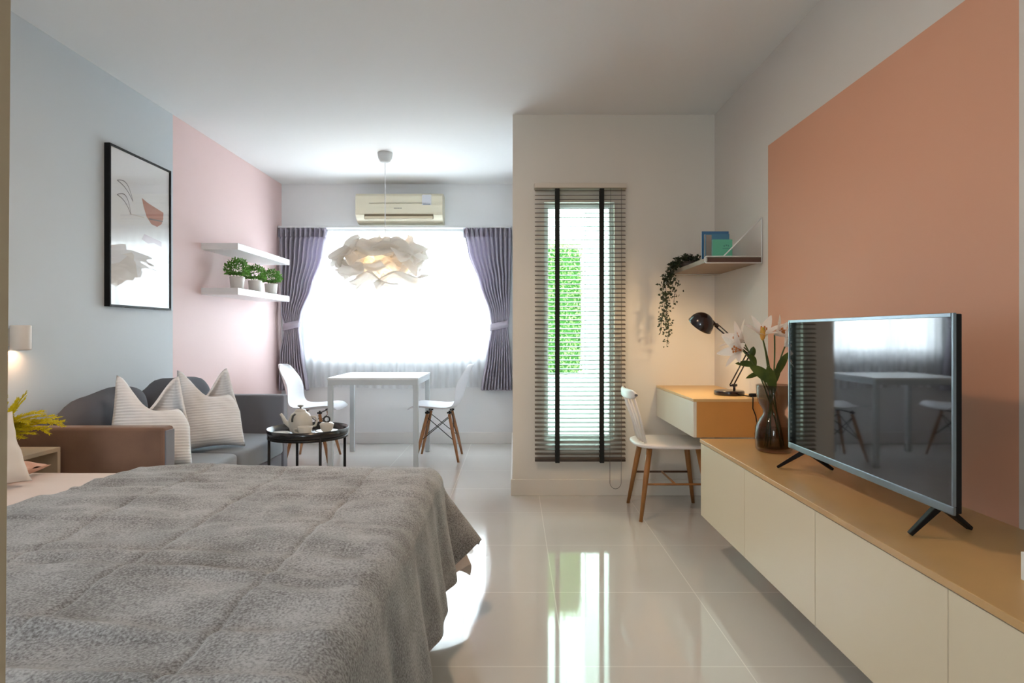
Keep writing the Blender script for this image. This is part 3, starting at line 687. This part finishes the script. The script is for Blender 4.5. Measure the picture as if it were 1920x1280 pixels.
# ------------------------------------------------------------------ picture on the left wall
pc = thing('framed_picture', 'tall black-framed abstract print on the blue grey wall', 'picture', (XL, 3.596, 1.26))
PW, PH = 0.645, 0.932
b = MB(); fw = 0.012
b.box(0, 0.033, 0, fw, 0, PH); b.box(0, 0.033, PW-fw, PW, 0, PH); b.box(0, 0.033, fw, PW-fw, 0, fw); b.box(0, 0.033, fw, PW-fw, PH-fw, PH)
b.build('frame', M_black, pc, bevel=0.001)
M_art = [mat('print_paper', (226, 224, 224), rough=0.6), mat('print_terracotta', (184, 124, 108), rough=0.6), mat('print_line', (110, 104, 106), rough=0.6), mat('print_sand', (214, 206, 198), rough=0.6), mat('print_mauve', (202, 186, 194), rough=0.6)]
ar = MB(); xa = 0.024
ar.add([(xa, fw, fw), (xa, PW-fw, fw), (xa, PW-fw, PH-fw), (xa, fw, PH-fw)], [(0, 1, 2, 3)])
def poly(pts, mi, lift):
    ar.add([(xa+lift, u*PW, v_*PH) for u, v_ in pts], [tuple(range(len(pts)))], mi)
poly([(0.03,0.10),(0.40,0.12),(0.44,0.18),(0.42,0.24),(0.40,0.30),(0.28,0.335),(0.16,0.28),(0.03,0.26)], 3, 0.0006)
poly([(0.20,0.335),(0.30,0.33),(0.36,0.27),(0.38,0.34),(0.34,0.36)], 3, 0.0008)
poly([(0.50,0.735),(0.60,0.715),(0.875,0.685),(0.87,0.64),(0.84,0.60),(0.76,0.572),(0.66,0.58),(0.58,0.62),(0.53,0.68)], 1, 0.0006)
poly([(0.62,0.615),(0.86,0.625),(0.86,0.618),(0.62,0.606)], 2, 0.001)
poly([(0.54,0.50),(0.84,0.475),(0.84,0.44),(0.70,0.455),(0.60,0.44),(0.50,0.46)], 4, 0.0006)
poly([(0.30,0.607),(0.54,0.612),(0.54,0.606),(0.30,0.601)], 3, 0.001)
def leafline(p0, p1, bul):
    a = Vector(p0); b_ = Vector(p1); d = b_-a; n_ = Vector((-d.y, d.x)).normalized()
    for s in (bul, bul*0.35):
        prev = None
        for k in range(13):
            t_ = k/12; q = a+d*t_+n_*s*math.sin(PI*t_)
            if prev is not None: poly([tuple(prev-n_*0.003), tuple(q-n_*0.003), tuple(q+n_*0.003), tuple(prev+n_*0.003)], 2, 0.001)
            prev = q
leafline((0.12, 0.79), (0.36, 0.69), 0.055); leafline((0.12, 0.70), (0.33, 0.60), 0.065)
ar.build('print', M_art, pc)
MB().box(0.0275, 0.0290, fw, PW-fw, fw, PH-fw).build('glass', glass('picture_glass'), pc)
MB().box(0.001, 0.022, fw, PW-fw, fw, PH-fw).build('backing', M_black, pc)

# ------------------------------------------------------------------ white shelves with three little plants
M_shelf = mat('shelf_white', (238, 236, 236), rough=0.35)
tag(MB().box(XL, -2.058, 4.71, 5.79, 1.73, 1.778).build('floating_shelf', M_shelf, bevel=0.002), 'upper empty white floating shelf on the pink wall', 'shelf', 'white floating shelves')
tag(MB().box(XL, -2.058, 4.71, 5.79, 1.394, 1.444).build('floating_shelf', M_shelf, bevel=0.002), 'lower white floating shelf holding three small plants', 'shelf', 'white floating shelves')
M_pot = mat('pale_pot', (226, 220, 214), rough=0.5)
M_gl = mat('bright_green_leaf', (104, 150, 66), rough=0.5, rgb2=(60, 104, 40), vscale=40)
mix_with(M_gl, 'ShaderNodeBsdfTranslucent', 0.3, Color=col(120, 176, 70))
def small_plant(loc, label, seed, hgt):
    t = thing('potted_plant', label, 'plant', loc, group='small potted plants on the lower shelf')
    MB().lathe([(0,0),(0.046,0),(0.055,0.095),(0.056,0.10),(0.049,0.10),(0.046,0.085),(0,0.085)], n=32).build('pot', M_pot, t, smooth=True)
    r = random.Random(seed); mb = MB()
    for i in range(850):
        d = Vector((r.gauss(0, 1), r.gauss(0, 1), r.gauss(0, 1))).normalized()
        if d.z < -0.35: d.z = -0.35
        q = r.uniform(0.62, 1.05); p = Vector((0, 0, 0.112+hgt*0.3))+Vector((d.x*0.088, d.y*0.088, d.z*hgt*0.62))*q
        p += 0.012*Vector((noise.noise(d*3+Vector((seed, 0, 0))), noise.noise(d*3), 0))
        a = (d+Vector((r.uniform(-.6, .6), r.uniform(-.6, .6), r.uniform(-.3, .7)))).normalized(); b_ = a.orthogonal().normalized(); n_ = a.cross(b_)
        b_ = (b_*math.cos(i)+n_*math.sin(i)); L = r.uniform(0.010, 0.018)
        mb.add([p-a*L*0.2, p+a*L*0.5+b_*L*0.45, p+a*L*1.2, p+a*L*0.5-b_*L*0.45], [(0, 1, 2, 3)])
    for i in range(14):
        a = 2*PI*i/14; mb.tube([(0.01*math.cos(a), 0.01*math.sin(a), 0.08), (0.05*math.cos(a), 0.05*math.sin(a), 0.13+0.02*(i % 3))], 0.0012, n=4)
    mb.build('foliage', M_gl, t)
small_plant((-2.165, 4.94, 1.4445), 'leafy plant in a pale pot, nearest of three on the lower white shelf', 1, 0.145)
small_plant((-2.165, 5.28, 1.4445), 'leafy plant in a pale pot, middle of three on the lower white shelf', 2, 0.125)
small_plant((-2.165, 5.63, 1.4445), 'leafy plant in a pale pot, next to the drape on the lower white shelf', 3, 0.125)

# ------------------------------------------------------------------ slatted blind
vb = thing('venetian_blind', 'dark slatted blind with black tapes over the narrow window', 'blind', (0, 0, 0))
BX0, BX1 = 0.140, 0.752; BYC = 4.275
MB().box(BX0-0.005, BX1+0.005, BYC-0.035, YN, 2.082, 2.116).build('valance', mat('valance_cream', (214, 204, 190), rough=0.5), vb, bevel=0.004)
M_slat = mat('brown_slat', (96, 82, 70), rough=0.4)
b = MB(); n = 61; zt, zb = 2.07, 0.262
for i in range(n):
    z = lerp(zt, zb, i/(n-1)); a = math.radians(18); hw = 0.0128; tk = 0.0015
    dy, dz = hw*math.cos(a), hw*math.sin(a)
    b.add([(BX0, BYC-dy, z-dz-tk), (BX1, BYC-dy, z-dz-tk), (BX1, BYC+dy, z+dz-tk), (BX0, BYC+dy, z+dz-tk),
           (BX0, BYC-dy, z-dz+tk), (BX1, BYC-dy, z-dz+tk), (BX1, BYC+dy, z+dz+tk), (BX0, BYC+dy, z+dz+tk)],
          [(0,3,2,1),(4,5,6,7),(0,1,5,4),(1,2,6,5),(2,3,7,6),(3,0,4,7)])
b.build('slats', M_slat, vb)
MB().box(BX0, BX1, BYC-0.014, BYC+0.014, 0.240, 0.254).build('bottom_rail', mat('rail_dark', (60, 50, 42), rough=0.4), vb, bevel=0.003)
M_tape = mat('black_tape', (22, 26, 24), rough=0.8)
for x in (0.292, 0.592):
    b = MB(); b.box(x-0.015, x+0.015, BYC-0.0165, BYC-0.0150, 0.232, 2.085); b.box(x-0.015, x+0.015, BYC+0.0150, BYC+0.0165, 0.232, 2.085)
    b.build('ladder_tape', M_tape, vb)
M_cord = mat('blind_cord', (96, 88, 78), rough=0.6)
MB().tube([(0.676+0.038*math.cos(a)+0.006, BYC-0.024, (0.105 if math.sin(a) < 0 else 0.25)+0.045*math.sin(a)) for a in [PI+PI*k/16 for k in range(17)]]+[(0.722, BYC-0.024, 0.26), (0.722, BYC-0.024, 2.08)], 0.0016, n=6).build('pull_cord', M_cord, vb)
MB().tube([(0.644, BYC-0.024, 0.105), (0.646, BYC-0.024, 0.5), (0.65, BYC-0.024, 2.08)], 0.0014, n=6).build('tilt_cord', M_cord, vb)

# ------------------------------------------------------------------ desk, lamp, chair
dk = thing('desk', 'wall-mounted oak and cream desk in the corner', 'desk', (0, 0, 0))
DX0, DY0 = 0.972, 3.425
MB().box(DX0, XR, DY0, YN, 0.735, 0.75).build('desktop', mat('desk_top_oak', (222, 184, 126), rough=0.35), dk, bevel=0.002)
b = MB(); b.box(DX0+0.018, XR, DY0, DY0+0.018, 0.541, 0.735)
b.build('side_panel', M_wood_side, dk, bevel=0.001)
MB().box(DX0+0.02, XR, DY0+0.018, YN, 0.541, 0.56).build('bottom_panel', M_cream, dk)
MB().box(DX0, DX0+0.018, DY0+0.001, YN, 0.541, 0.734).build('drawer_front', mat('desk_front_cream', (226, 216, 200), rough=0.35), dk, bevel=0.002)

M_lamp = mat('black_lamp_enamel', (34, 22, 24), rough=0.22, coat=0.4)
dl = thing('desk_lamp', 'black enamel desk lamp standing on the desk', 'lamp', (1.245, 3.66, 0.7505))
MB().lathe([(0,0),(0.082,0),(0.085,0.004),(0.085,0.020),(0.080,0.026),(0.0,0.028)], n=40).build('base', M_lamp, dl, smooth=True, bevel=0.001)
b = MB(); b.tube([(0.03,0,0.026),(0.03,0,0.055)], 0.007, n=10); b.tube([(0.005,0,0.055),(0.045,0,0.055)], 0.008, n=10)
b.build('pivot', M_lamp, dl, smooth=True)
j0 = Vector((0.015, 0, 0.055)); j1 = Vector((0.115, 0.01, 0.235)); j2 = Vector((-0.085, 0.0, 0.400))
def arm(a, b_, off, name):
    mb = MB()
    for s in (-1, 1): mb.tube([a+Vector((off*s, 0, 0)), b_+Vector((off*s, 0, 0))], 0.0042, n=8)
    mb.build(name, M_lamp, dl, smooth=True)
arm(j0, j1, 0.011, 'lower_arm')
mb = MB(); mb.tube([j1, j2], 0.0045, n=8); mb.tube([j1+Vector((0,0,0.016)), j2+Vector((0.012,0,0.014))], 0.0035, n=8); mb.build('upper_arm', M_lamp, dl, smooth=True)
MB().tube([j1-Vector((0,0.014,0)), j1+Vector((0,0.014,0))], 0.012, n=12).build('elbow', M_lamp, dl, smooth=True)
# shade: dome, open side down and to the left
sd = MB(); ax = 0.072
prof = [(ax*math.sin(a), ax*math.cos(a)*1.02) for a in [0.02+(PI/2-0.02)*k/12 for k in range(13)]]
sd.lathe(prof+[(ax+0.003, -0.008), (ax-0.003, -0.006)]+[(r*0.95, z*0.95) for r, z in reversed(prof)], n=36)
sd.xf(Matrix.Translation(Vector((-0.165, 0, 0.405))) @ Matrix.Rotation(math.radians(30), 4, 'Y') @ Matrix.Rotation(math.radians(27), 4, 'X'))
sd.build('lamp_shade', M_lamp, dl, smooth=True)
MB().tube([(-0.115, 0, 0.435), (-0.085, 0, 0.410), (-0.062, 0, 0.395)], [0.014, 0.010, 0.007], n=12).build('swivel', M_lamp, dl, smooth=True)
MB().lathe([(0,0.395),(0.016,0.398),(0.022,0.412),(0.018,0.430),(0,0.44)], cx=-0.165, n=16).build('bulb', mat('desk_bulb', (255, 240, 210), emit=(255, 220, 168), estr=150), dl, smooth=True)
cd = MB(); cd.tube([(1.262,3.63,0.757),(1.29,3.55,0.757),(1.315,3.49,0.756),(1.30,3.44,0.757),(1.292,3.418,0.752),(1.290,3.415,0.70),(1.305,3.412,0.66),(1.312,3.412,0.61),(1.30,3.412,0.565),(1.296,3.40,0.54),(1.300,3.2,0.50)], 0.003, n=8)
tag(cd.build('power_cable', M_black, smooth=True), 'thin dark cable hanging from the desk lamp over the desk end', 'cable')
sw = MB(); sw.rbox((1.325, 3.50, 0.764), (0.05, 0.026, 0.02), k=4, n=5)
tag(sw.build('cable_switch', M_black, smooth=True), 'black inline switch of the desk lamp cable on the desk', 'switch')

M_chairw = mat('chair_white_paint', (230, 224, 222), rough=0.35)
wc = thing('desk_chair', 'white spindle-back chair with wooden legs at the desk', 'chair', (0.955, 3.915, 0))
def sfn(q):
    q = q.copy(); r_ = (q.x/0.22)**2+(q.y/0.215)**2
    if q.z > 0: q.z -= 0.012*max(0, 1-r_)
    q.y *= 1-0.10*max(0, -q.x/0.22)
    return q
b = MB(); b.rbox((0, 0, 0.435), (0.455, 0.43, 0.038), k=3.6, n=18, fn=sfn); b.build('seat', M_chairw, wc, smooth=True, weld=True)
M_legw2 = mat('oak_leg', (172, 116, 62), rough=0.4, var=0.12, vscale=12)
lg = {}
for sx in (-1, 1):
    for sy in (-1, 1):
        top = Vector((sx*0.145, sy*0.135, 0.424)); foot = Vector((sx*0.212, sy*0.207, 0)); lg[sx, sy] = (top, foot)
        MB().tube([top, top.lerp(foot, 0.35), foot], [0.0175, 0.0165, 0.0105], n=14).build('leg', M_legw2, wc, smooth=True)
q = lambda k, f_: lg[k][0].lerp(lg[k][1], f_)
M_str = mat('dark_stretcher', (86, 62, 44), rough=0.5)
MB().tube([q((-1, 1), 0.5), q((1, 1), 0.5)], 0.0065, n=10).build('stretcher', M_str, wc, smooth=True)
MB().tube([q((-1, -1), 0.5), q((1, -1), 0.5)], 0.0065, n=10).build('stretcher', M_legw2, wc, smooth=True)
MB().tube([(q((-1, 1), .5)+q((1, 1), .5))/2, (q((-1, -1), .5)+q((1, -1), .5))/2], 0.0065, n=10).build('stretcher', M_legw2, wc, smooth=True)
ys = [-0.165, -0.1, -0.035, 0.035, 0.1, 0.165]
for y in ys:
    b0 = Vector((-0.165-0.012*math.cos(y*8), y*0.82, 0.448)); t0 = Vector((-0.272+0.9*y*y, y*1.02, 0.735))
    MB().tube([b0, b0.lerp(t0, 0.5)+Vector((0.006, 0, 0)), t0], [0.008, 0.0075, 0.007], n=10).build('spindle', M_chairw, wc, smooth=True)
def railf(u, v_):
    y = lerp(-0.205, 0.205, u); a = v_*2*PI; e = math.sqrt(max(0.02, 1-(abs(y)/0.207)**6))
    return (-0.276+0.9*y*y+0.010*math.cos(a), y, 0.742+0.030*math.sin(a)*e)
b = MB(); b.grid(railf, 24, 14); b.build('top_rail', M_chairw, wc, smooth=True, weld=True)

# ------------------------------------------------------------------ wall shelf with books and trailing plant
ws = thing('wall_shelf', 'dark-edged grey wooden shelf on white brackets above the desk', 'shelf', (0, 0, 0))
MB().box(1.064, XR, 3.487, 4.295, 1.499, 1.526).build('board', mat('grey_brown_board', (146, 126, 108), rough=0.5, var=0.1, vscale=5), ws, bevel=0.002)
MB().box(1.066, XR-0.002, 3.484, 3.487, 1.500, 1.525).build('board_edge', mat('dark_board_edge', (84, 62, 52), rough=0.5), ws)
for yb in (3.50, 4.20):
    b = MB(); y = yb-0.018
    b.tube([(1.364, y, 1.745), (1.364, y, 1.49)], 0.003, n=8); b.tube([(1.364, y, 1.742), (1.155, y, 1.532)], 0.003, n=8)
    b.tube([(1.364, y, 1.494), (1.056, y, 1.494), (1.052, y, 1.50), (1.052, y, 1.524), (1.058, y, 1.530), (1.364, y, 1.530)], 0.003, n=8)
    b.build('bracket', M_white_metal, ws, smooth=True)
def book(label, x0, x1, y0, th, h, rgb, spine_rgb, deco=None, rz=0, name='book'):
    t = thing(name, label, 'book', (x0, y0, 1.5265), rz, 'books standing on the wall shelf')
    w = x1-x0; m = mat('cover', rgb, rough=0.4)
    b = MB(); b.box(0, w, 0, 0.0025, 0, h); b.box(0, w, th-0.0025, th, 0, h); b.box(0, 0.0025, 0.0025, th-0.0025, 0, h, 1)
    b.build('cover', [m, mat('spine', spine_rgb, rough=0.4)], t)
    MB().box(0.003, w-0.004, 0.003, th-0.003, 0.003, h-0.004).build('pages', mat('pages', (226, 220, 206), rough=0.8), t)
    if deco:
        d = MB()
        for (u0, u1, v0, v1) in deco[1]: d.box(u0*w, u1*w, -0.0008, 0.0002, v0*h, v1*h)
        d.build('cover_print', mat('cover_ink', deco[0], rough=0.5), t)
    return t
tit = [(0.16+0.058*k, 0.16+0.058*k+0.042, 0.86, 0.90) for k in range(7)]+[(0.62+0.058*k, 0.62+0.058*k+0.04, 0.86, 0.90) for k in range(4)]
book('tall blue book with a white title, backmost on the wall shelf', 1.128, 1.290, 3.80, 0.014, 0.192, (60, 110, 152), (214, 216, 218), ((196, 216, 226), tit))
book('teal and grey book between the blue and the green books', 1.130, 1.272, 3.735, 0.030, 0.166, (72, 128, 158), (120, 108, 104), ((150, 138, 130), [(0.03, 0.26, 0.0, 0.97)]))
book('small sea green book in front of the others on the wall shelf', 1.148, 1.262, 3.655, 0.020, 0.122, (100, 190, 158), (50, 120, 130), ((72, 140, 130), [(0.55, 0.62, 0.66, 0.72), (0.66, 0.74, 0.70, 0.75), (0.78, 0.82, 0.66, 0.74), (0.5, 0.9, 0.56, 0.585)]))
M_vine = mat('dark_vine_leaf', (58, 70, 44), rough=0.5, rgb2=(34, 44, 28), vscale=30)
hp = thing('trailing_plant', 'dark green ivy trailing down from the wall shelf', 'plant', (1.13, 4.12, 1.5265))
MB().lathe([(0,0),(0.045,0),(0.055,0.045),(0.05,0.045),(0.04,0.03),(0,0.03)], n=24).build('pot', mat('small_dark_pot', (60, 52, 46), rough=0.5), hp, smooth=True)
r = random.Random(5); lv = MB()
def leaf(p, L):
    a = Vector((r.uniform(-1, 1), r.uniform(-1, 1), r.uniform(-1, 0.5))).normalized(); b_ = a.orthogonal().normalized(); n_ = a.cross(b_)
    g = r.uniform(0, 6.28); b_ = b_*math.cos(g)+n_*math.sin(g)
    lv.add([p, p+a*L*0.35+b_*L*0.36, p+a*L, p+a*L*0.35-b_*L*0.36], [(0, 1, 2, 3)])
def strand(pts, dens, spread, L0=0.022):
    pts = [Vector(p) for p in pts]; lv.tube(pts, 0.0016, n=5)
    for a, b_ in zip(pts, pts[1:]):
        for k in range(int(dens*(b_-a).length*100)):
            leaf(a.lerp(b_, r.random())+Vector((r.gauss(0, spread), r.gauss(0, spread), r.gauss(0, spread*0.6))), L0*r.uniform(0.7, 1.25))
strand([(0.07,0,0.06),(0.0,-0.01,0.075),(-0.06,-0.02,0.06),(-0.10,-0.03,0.015)], 14, 0.016)
strand([(-0.08,-0.03,0.04),(-0.13,-0.05,-0.03),(-0.155,-0.06,-0.08)], 9, 0.014)
strand([(-0.13,-0.05,-0.03),(-0.155,-0.055,-0.12),(-0.15,-0.06,-0.25),(-0.158,-0.06,-0.38)], 4.4, 0.016)
strand([(-0.13,-0.05,-0.03),(-0.175,-0.055,-0.12),(-0.165,-0.06,-0.24),(-0.185,-0.06,-0.34),(-0.19,-0.06,-0.42)], 3.2, 0.013, 0.020)
strand([(-0.15,-0.06,-0.3),(-0.135,-0.06,-0.40),(-0.15,-0.06,-0.50)], 3.0, 0.013, 0.018)
strand([(-0.09,0.0,0.03),(-0.105,0.02,-0.08),(-0.075,0.02,-0.15),(-0.085,0.02,-0.22)], 3.8, 0.015, 0.020)
strand([(-0.05,0.03,0.03),(-0.092,0.04,-0.02),(-0.06,0.02,-0.10)], 2.6, 0.012, 0.02)
lv.build('foliage', M_vine, hp)

# ------------------------------------------------------------------ TV console of four wall-hung cabinets
CX0 = 0.933; CZ0, CZ1 = 0.199, 0.579
names = ['wall-hung cream cabinet at the desk end of the console', 'wall-hung cream cabinet under the far half of the television',
         'wall-hung cream cabinet under the near half of the television', 'wall-hung cream cabinet nearest the camera']
for i in range(4):
    y1 = 3.16-0.6*i; y0 = y1-0.6
    t = thing('tv_cabinet', names[i], 'cabinet', (XR, y0, CZ0), group='wall-hung cabinets under the television')
    MB().box(CX0+0.019-XR, 0, 0.001, 0.599, 0, CZ1-CZ0-0.019).build('body', M_cream2, t)
    MB().box(CX0-XR, CX0+0.018-XR, 0.0018, 0.5982, 0.0, CZ1-CZ0-0.022).build('door', M_cream, t, bevel=0.0012)
tag(MB().box(CX0-0.004, XR, 0.76, 3.163, CZ1-0.018, CZ1).build('console_top', M_wood_top, bevel=0.0015), 'long oak top board running over the cream cabinets', 'worktop')

# television
tv = thing('television', 'flat black television with silver lower edge on the console', 'television', (1.09, 2.034, 0))
M_screen = mat('screen_glass', (10, 13, 16), rough=0.035, spec=0.8, ior=1.7)
TY0, TY1, TZ0, TZ1 = -0.471, 0.471, 0.655, 1.158
MB().box(0.004, 0.020, TY0+0.002, TY1-0.002, TZ0+0.004, TZ1-0.002).build('housing', M_black, tv, bevel=0.003)
MB().box(0.020, 0.062, TY0+0.12, TY1-0.12, TZ0+0.004, TZ0+0.30).build('rear_box', M_black, tv, bevel=0.008)
MB().box(-0.001, 0.004, TY0+0.010, TY1-0.010, TZ0+0.022, TZ1-0.010).build('screen', M_screen, tv)
M_silv = mat('silver_bezel', (128, 142, 150), rough=0.3, metal=0.7)
b = MB(); b.box(-0.004, 0.004, TY0, TY1, TZ0, TZ0+0.022); b.build('lower_bezel', M_silv, tv, bevel=0.002)
b = MB(); b.box(-0.004, 0.004, TY0, TY0+0.007, TZ0+0.022, TZ1); b.box(-0.004, 0.004, TY1-0.007, TY1, TZ0+0.022, TZ1); b.box(-0.004, 0.004, TY0+0.01, TY1-0.01, TZ1-0.010, TZ1)
b.build('bezel', M_silv, tv, bevel=0.001)
for yl_, yf, yb in ((-0.392, -0.385, -0.335), (0.362, 0.44, 0.40)):
    b = MB()
    def strut(p, q_, w0, w1, h0, h1):
        p = Vector(p); q_ = Vector(q_); d = (q_-p).normalized(); s_ = Vector((-d.y, d.x, 0)).normalized() if abs(d.x)+abs(d.y) > 1e-5 else Vector((0, 1, 0)); up = d.cross(s_)
        vv = [c0+s_*a*w+up*b2*h for c0, w, h in ((p, w0, h0), (q_, w1, h1)) for a, b2 in ((-1,-1),(1,-1),(1,1),(-1,1))]
        b.add(vv, [(0,1,2,3),(7,6,5,4),(0,4,5,1),(1,5,6,2),(2,6,7,3),(3,7,4,0)])
    strut((0.018, yl_, TZ0+0.008), (-0.058, yf, CZ1+0.0045), 0.010, 0.008, 0.009, 0.005)
    strut((0.018, yl_, TZ0+0.008), (0.135, yb, CZ1+0.0045), 0.010, 0.008, 0.009, 0.005)
    b.build('foot', M_black, tv, bevel=0.002)

# vase with lilies
va = thing('vase', 'smoked glass hourglass vase on the console beside the television', 'vase', (1.163, 2.83, CZ1+0.0005))
M_vase = glass('smoked_glass', tint=(212, 209, 203), ior=1.45)
out = [(0.0,0.0),(0.068,0.0),(0.078,0.012),(0.081,0.06),(0.079,0.11),(0.062,0.145),(0.046,0.165),(0.048,0.185),(0.066,0.215),(0.074,0.25),(0.076,0.297)]
prof = out+[(r_-0.004, z) for r_, z in reversed(out[3:])]+[(0.066,0.02),(0,0.016)]
MB().lathe(prof, n=48).build('glass_body', M_vase, va, smooth=True)
MB().lathe([(0,0.018),(0.070,0.018),(0.0745,0.06),(0.073,0.10),(0,0.10)], n=40).build('water', glass('water', tint=(214, 206, 180), ior=1.2), va, smooth=True)
M_petal = cloth_trans('lily_petal', (244, 238, 230), 0.35); M_stem = mat('stem_green', (74, 92, 44), rough=0.5)
M_lleaf = mat('lily_leaf', (96, 112, 50), rough=0.45, rgb2=(62, 80, 34), vscale=12)
def petal(mb, c0, ax_, side, L, W, curl, n=8):
    ax_ = Vector(ax_).normalized(); side = Vector(side).normalized(); up = ax_.cross(side)
    def fn(u, v_):
        s = (v_*2-1); w_ = W*math.sin(PI*min(1, u*0.93+0.05))**0.75
        return tuple(c0+ax_*L*u*(1-0.25*curl*u)+side*(L*0.55*u+L*curl*u*u*0.8)+up*w_*s+side*(-0.25*w_*abs(s)))
    mb.grid(fn, n, 4)
def lily(label, base, bend, head, hdir, L, leaves):
    t = thing('lily_stem', label, 'flower', base, group='lilies in the vase')
    base = Vector(base); pts = [Vector((0, 0, 0)), Vector(bend)-base, Vector(head)-base]
    cv = [pts[0]*(1-k)**2+pts[1]*2*k*(1-k)+pts[2]*k*k for k in [i/12 for i in range(13)]]
    MB().tube(cv, 0.0035, n=8).build('stem', M_stem, t, smooth=True)
    if L:
        mb = MB(); h0 = pts[2]; hd = Vector(hdir).normalized(); s0 = hd.orthogonal().normalized()
        for k in range(6):
            a = 2*PI*k/6; s_ = s0*math.cos(a)+hd.cross(s0)*math.sin(a)
            petal(mb, h0, hd, s_, L, L*0.20*(1 if k % 2 else 1.25), 0.55)
        mb.build('petals', M_petal, t, smooth=True)
        mb = MB()
        for k in range(5):
            a = 2*PI*k/5; s_ = s0*math.cos(a)+hd.cross(s0)*math.sin(a); mb.tube([h0, h0+hd*L*0.6+s_*L*0.14], 0.0015, n=5)
            mb.rbox(tuple(h0+hd*L*0.6+s_*L*0.14), (0.007, 0.007, 0.012), k=3, n=3)
        mb.build('stamens', mat('stamen', (196, 120, 56), rough=0.6), t)
    for (k, d, LL, W) in leaves:
        mb = MB(); p0 = cv[k]; d = Vector(d).normalized(); s_ = d.cross(Vector((0, 1, 0.2))).normalized()
        def fn(u, v_):
            w_ = W*math.sin(PI*(0.06+0.94*u))**0.8*(1-u*0.15); q_ = p0+d*LL*u+Vector((0, 0, -0.25*LL*u*u))
            return tuple(q_+s_*w_*(v_*2-1)+Vector((0, -0.15*w_*(1-abs(v_*2-1)), 0)))
        mb.grid(fn, 12, 4); mb.build('leaf', M_lleaf, t, smooth=True)
    return t
VZ = CZ1+0.02
lily('white lily leaning left over the desk lamp arm', (1.20, 2.83, VZ), (1.145, 2.84, 0.86), (1.04, 2.86, 1.065), (-0.75, -0.1, 0.55), 0.085,
     [(9, (-0.9, 0, 0.35), 0.10, 0.016), (9, (-0.4, -0.3, 0.8), 0.09, 0.016), (10, (0.1, 0, 1), 0.07, 0.016), (8, (-0.8, -0.2, 0.0), 0.07, 0.013)])
lily('white lily in the middle of the vase bouquet', (1.18, 2.80, VZ), (1.15, 2.80, 0.92), (1.10, 2.80, 1.085), (-0.1, -0.5, 0.8), 0.085,
     [(6, (-0.65, -0.1, 0.75), 0.17, 0.026), (5, (-0.25, -0.2, 1.0), 0.18, 0.024)])
lily('pale lily leaning toward the coral wall', (1.13, 2.85, VZ), (1.17, 2.86, 0.92), (1.225, 2.86, 1.045), (0.5, -0.2, 0.7), 0.085,
     [(7, (0.35, -0.1, 1.0), 0.17, 0.020), (6, (0.12, -0.2, 1.0), 0.13, 0.018)])
lily('second white lily low at the left of the bouquet', (1.22, 2.86, VZ), (1.17, 2.84, 0.88), (1.02, 2.82, 1.03), (-0.8, -0.4, 0.1), 0.085, [])
lily('white lily high at the right of the bouquet', (1.12, 2.80, VZ), (1.16, 2.80, 0.92), (1.145, 2.78, 1.10), (0.5, -0.5, 0.35), 0.07,
     [])
lily('yellow orange bud at the top of the bouquet', (1.16, 2.86, VZ), (1.15, 2.83, 0.95), (1.085, 2.76, 1.085), (0, 0, 1), 0, [])
bd = MB(); bd.rbox((1.085, 2.76, 1.105), (0.022, 0.022, 0.06), k=2.2, n=8); 
bdo = bd.build('bud', mat('bud_orange', (226, 160, 70), rough=0.5, rgb2=(150, 150, 50), vscale=30), smooth=True)
_par = [o for o in C.objects if o.name.startswith('lily_stem')][-1]
bdo.parent = _par; bdo.matrix_parent_inverse = Matrix.Translation(-Vector(_par.location))

# small label stand at the right edge
cs = thing('display_card', 'small white card with a blue picture at the right edge of the console', 'card', (1.087, 1.345, CZ1+0.0005))
MB().box(0, 0.075, 0, 0.012, 0, 0.060).build('card_body', mat('card_white', (226, 226, 222), rough=0.4), cs, bevel=0.002)
MB().box(0.010, 0.065, -0.0006, 0.0002, 0.020, 0.050).build('card_picture', mat('card_blue', (48, 96, 132), rough=0.3), cs)

# ------------------------------------------------------------------ ceiling lamp over the middle of the room (above the picture's edge)
cl = thing('ceiling_lamp', 'round warm ceiling lamp over the middle of the room', 'lamp', (-0.45, 2.30, H))
MB().lathe([(0.115,0),(0.12,-0.03),(0.115,-0.045),(0.105,-0.045)], n=40).build('lamp_rim', M_white_plastic, cl, smooth=True)
MB().lathe([(0,-0.046),(0.105,-0.044)], n=32).build('diffuser', mat('warm_diffuser', (255, 245, 230), emit=(255, 216, 180), estr=62), cl)
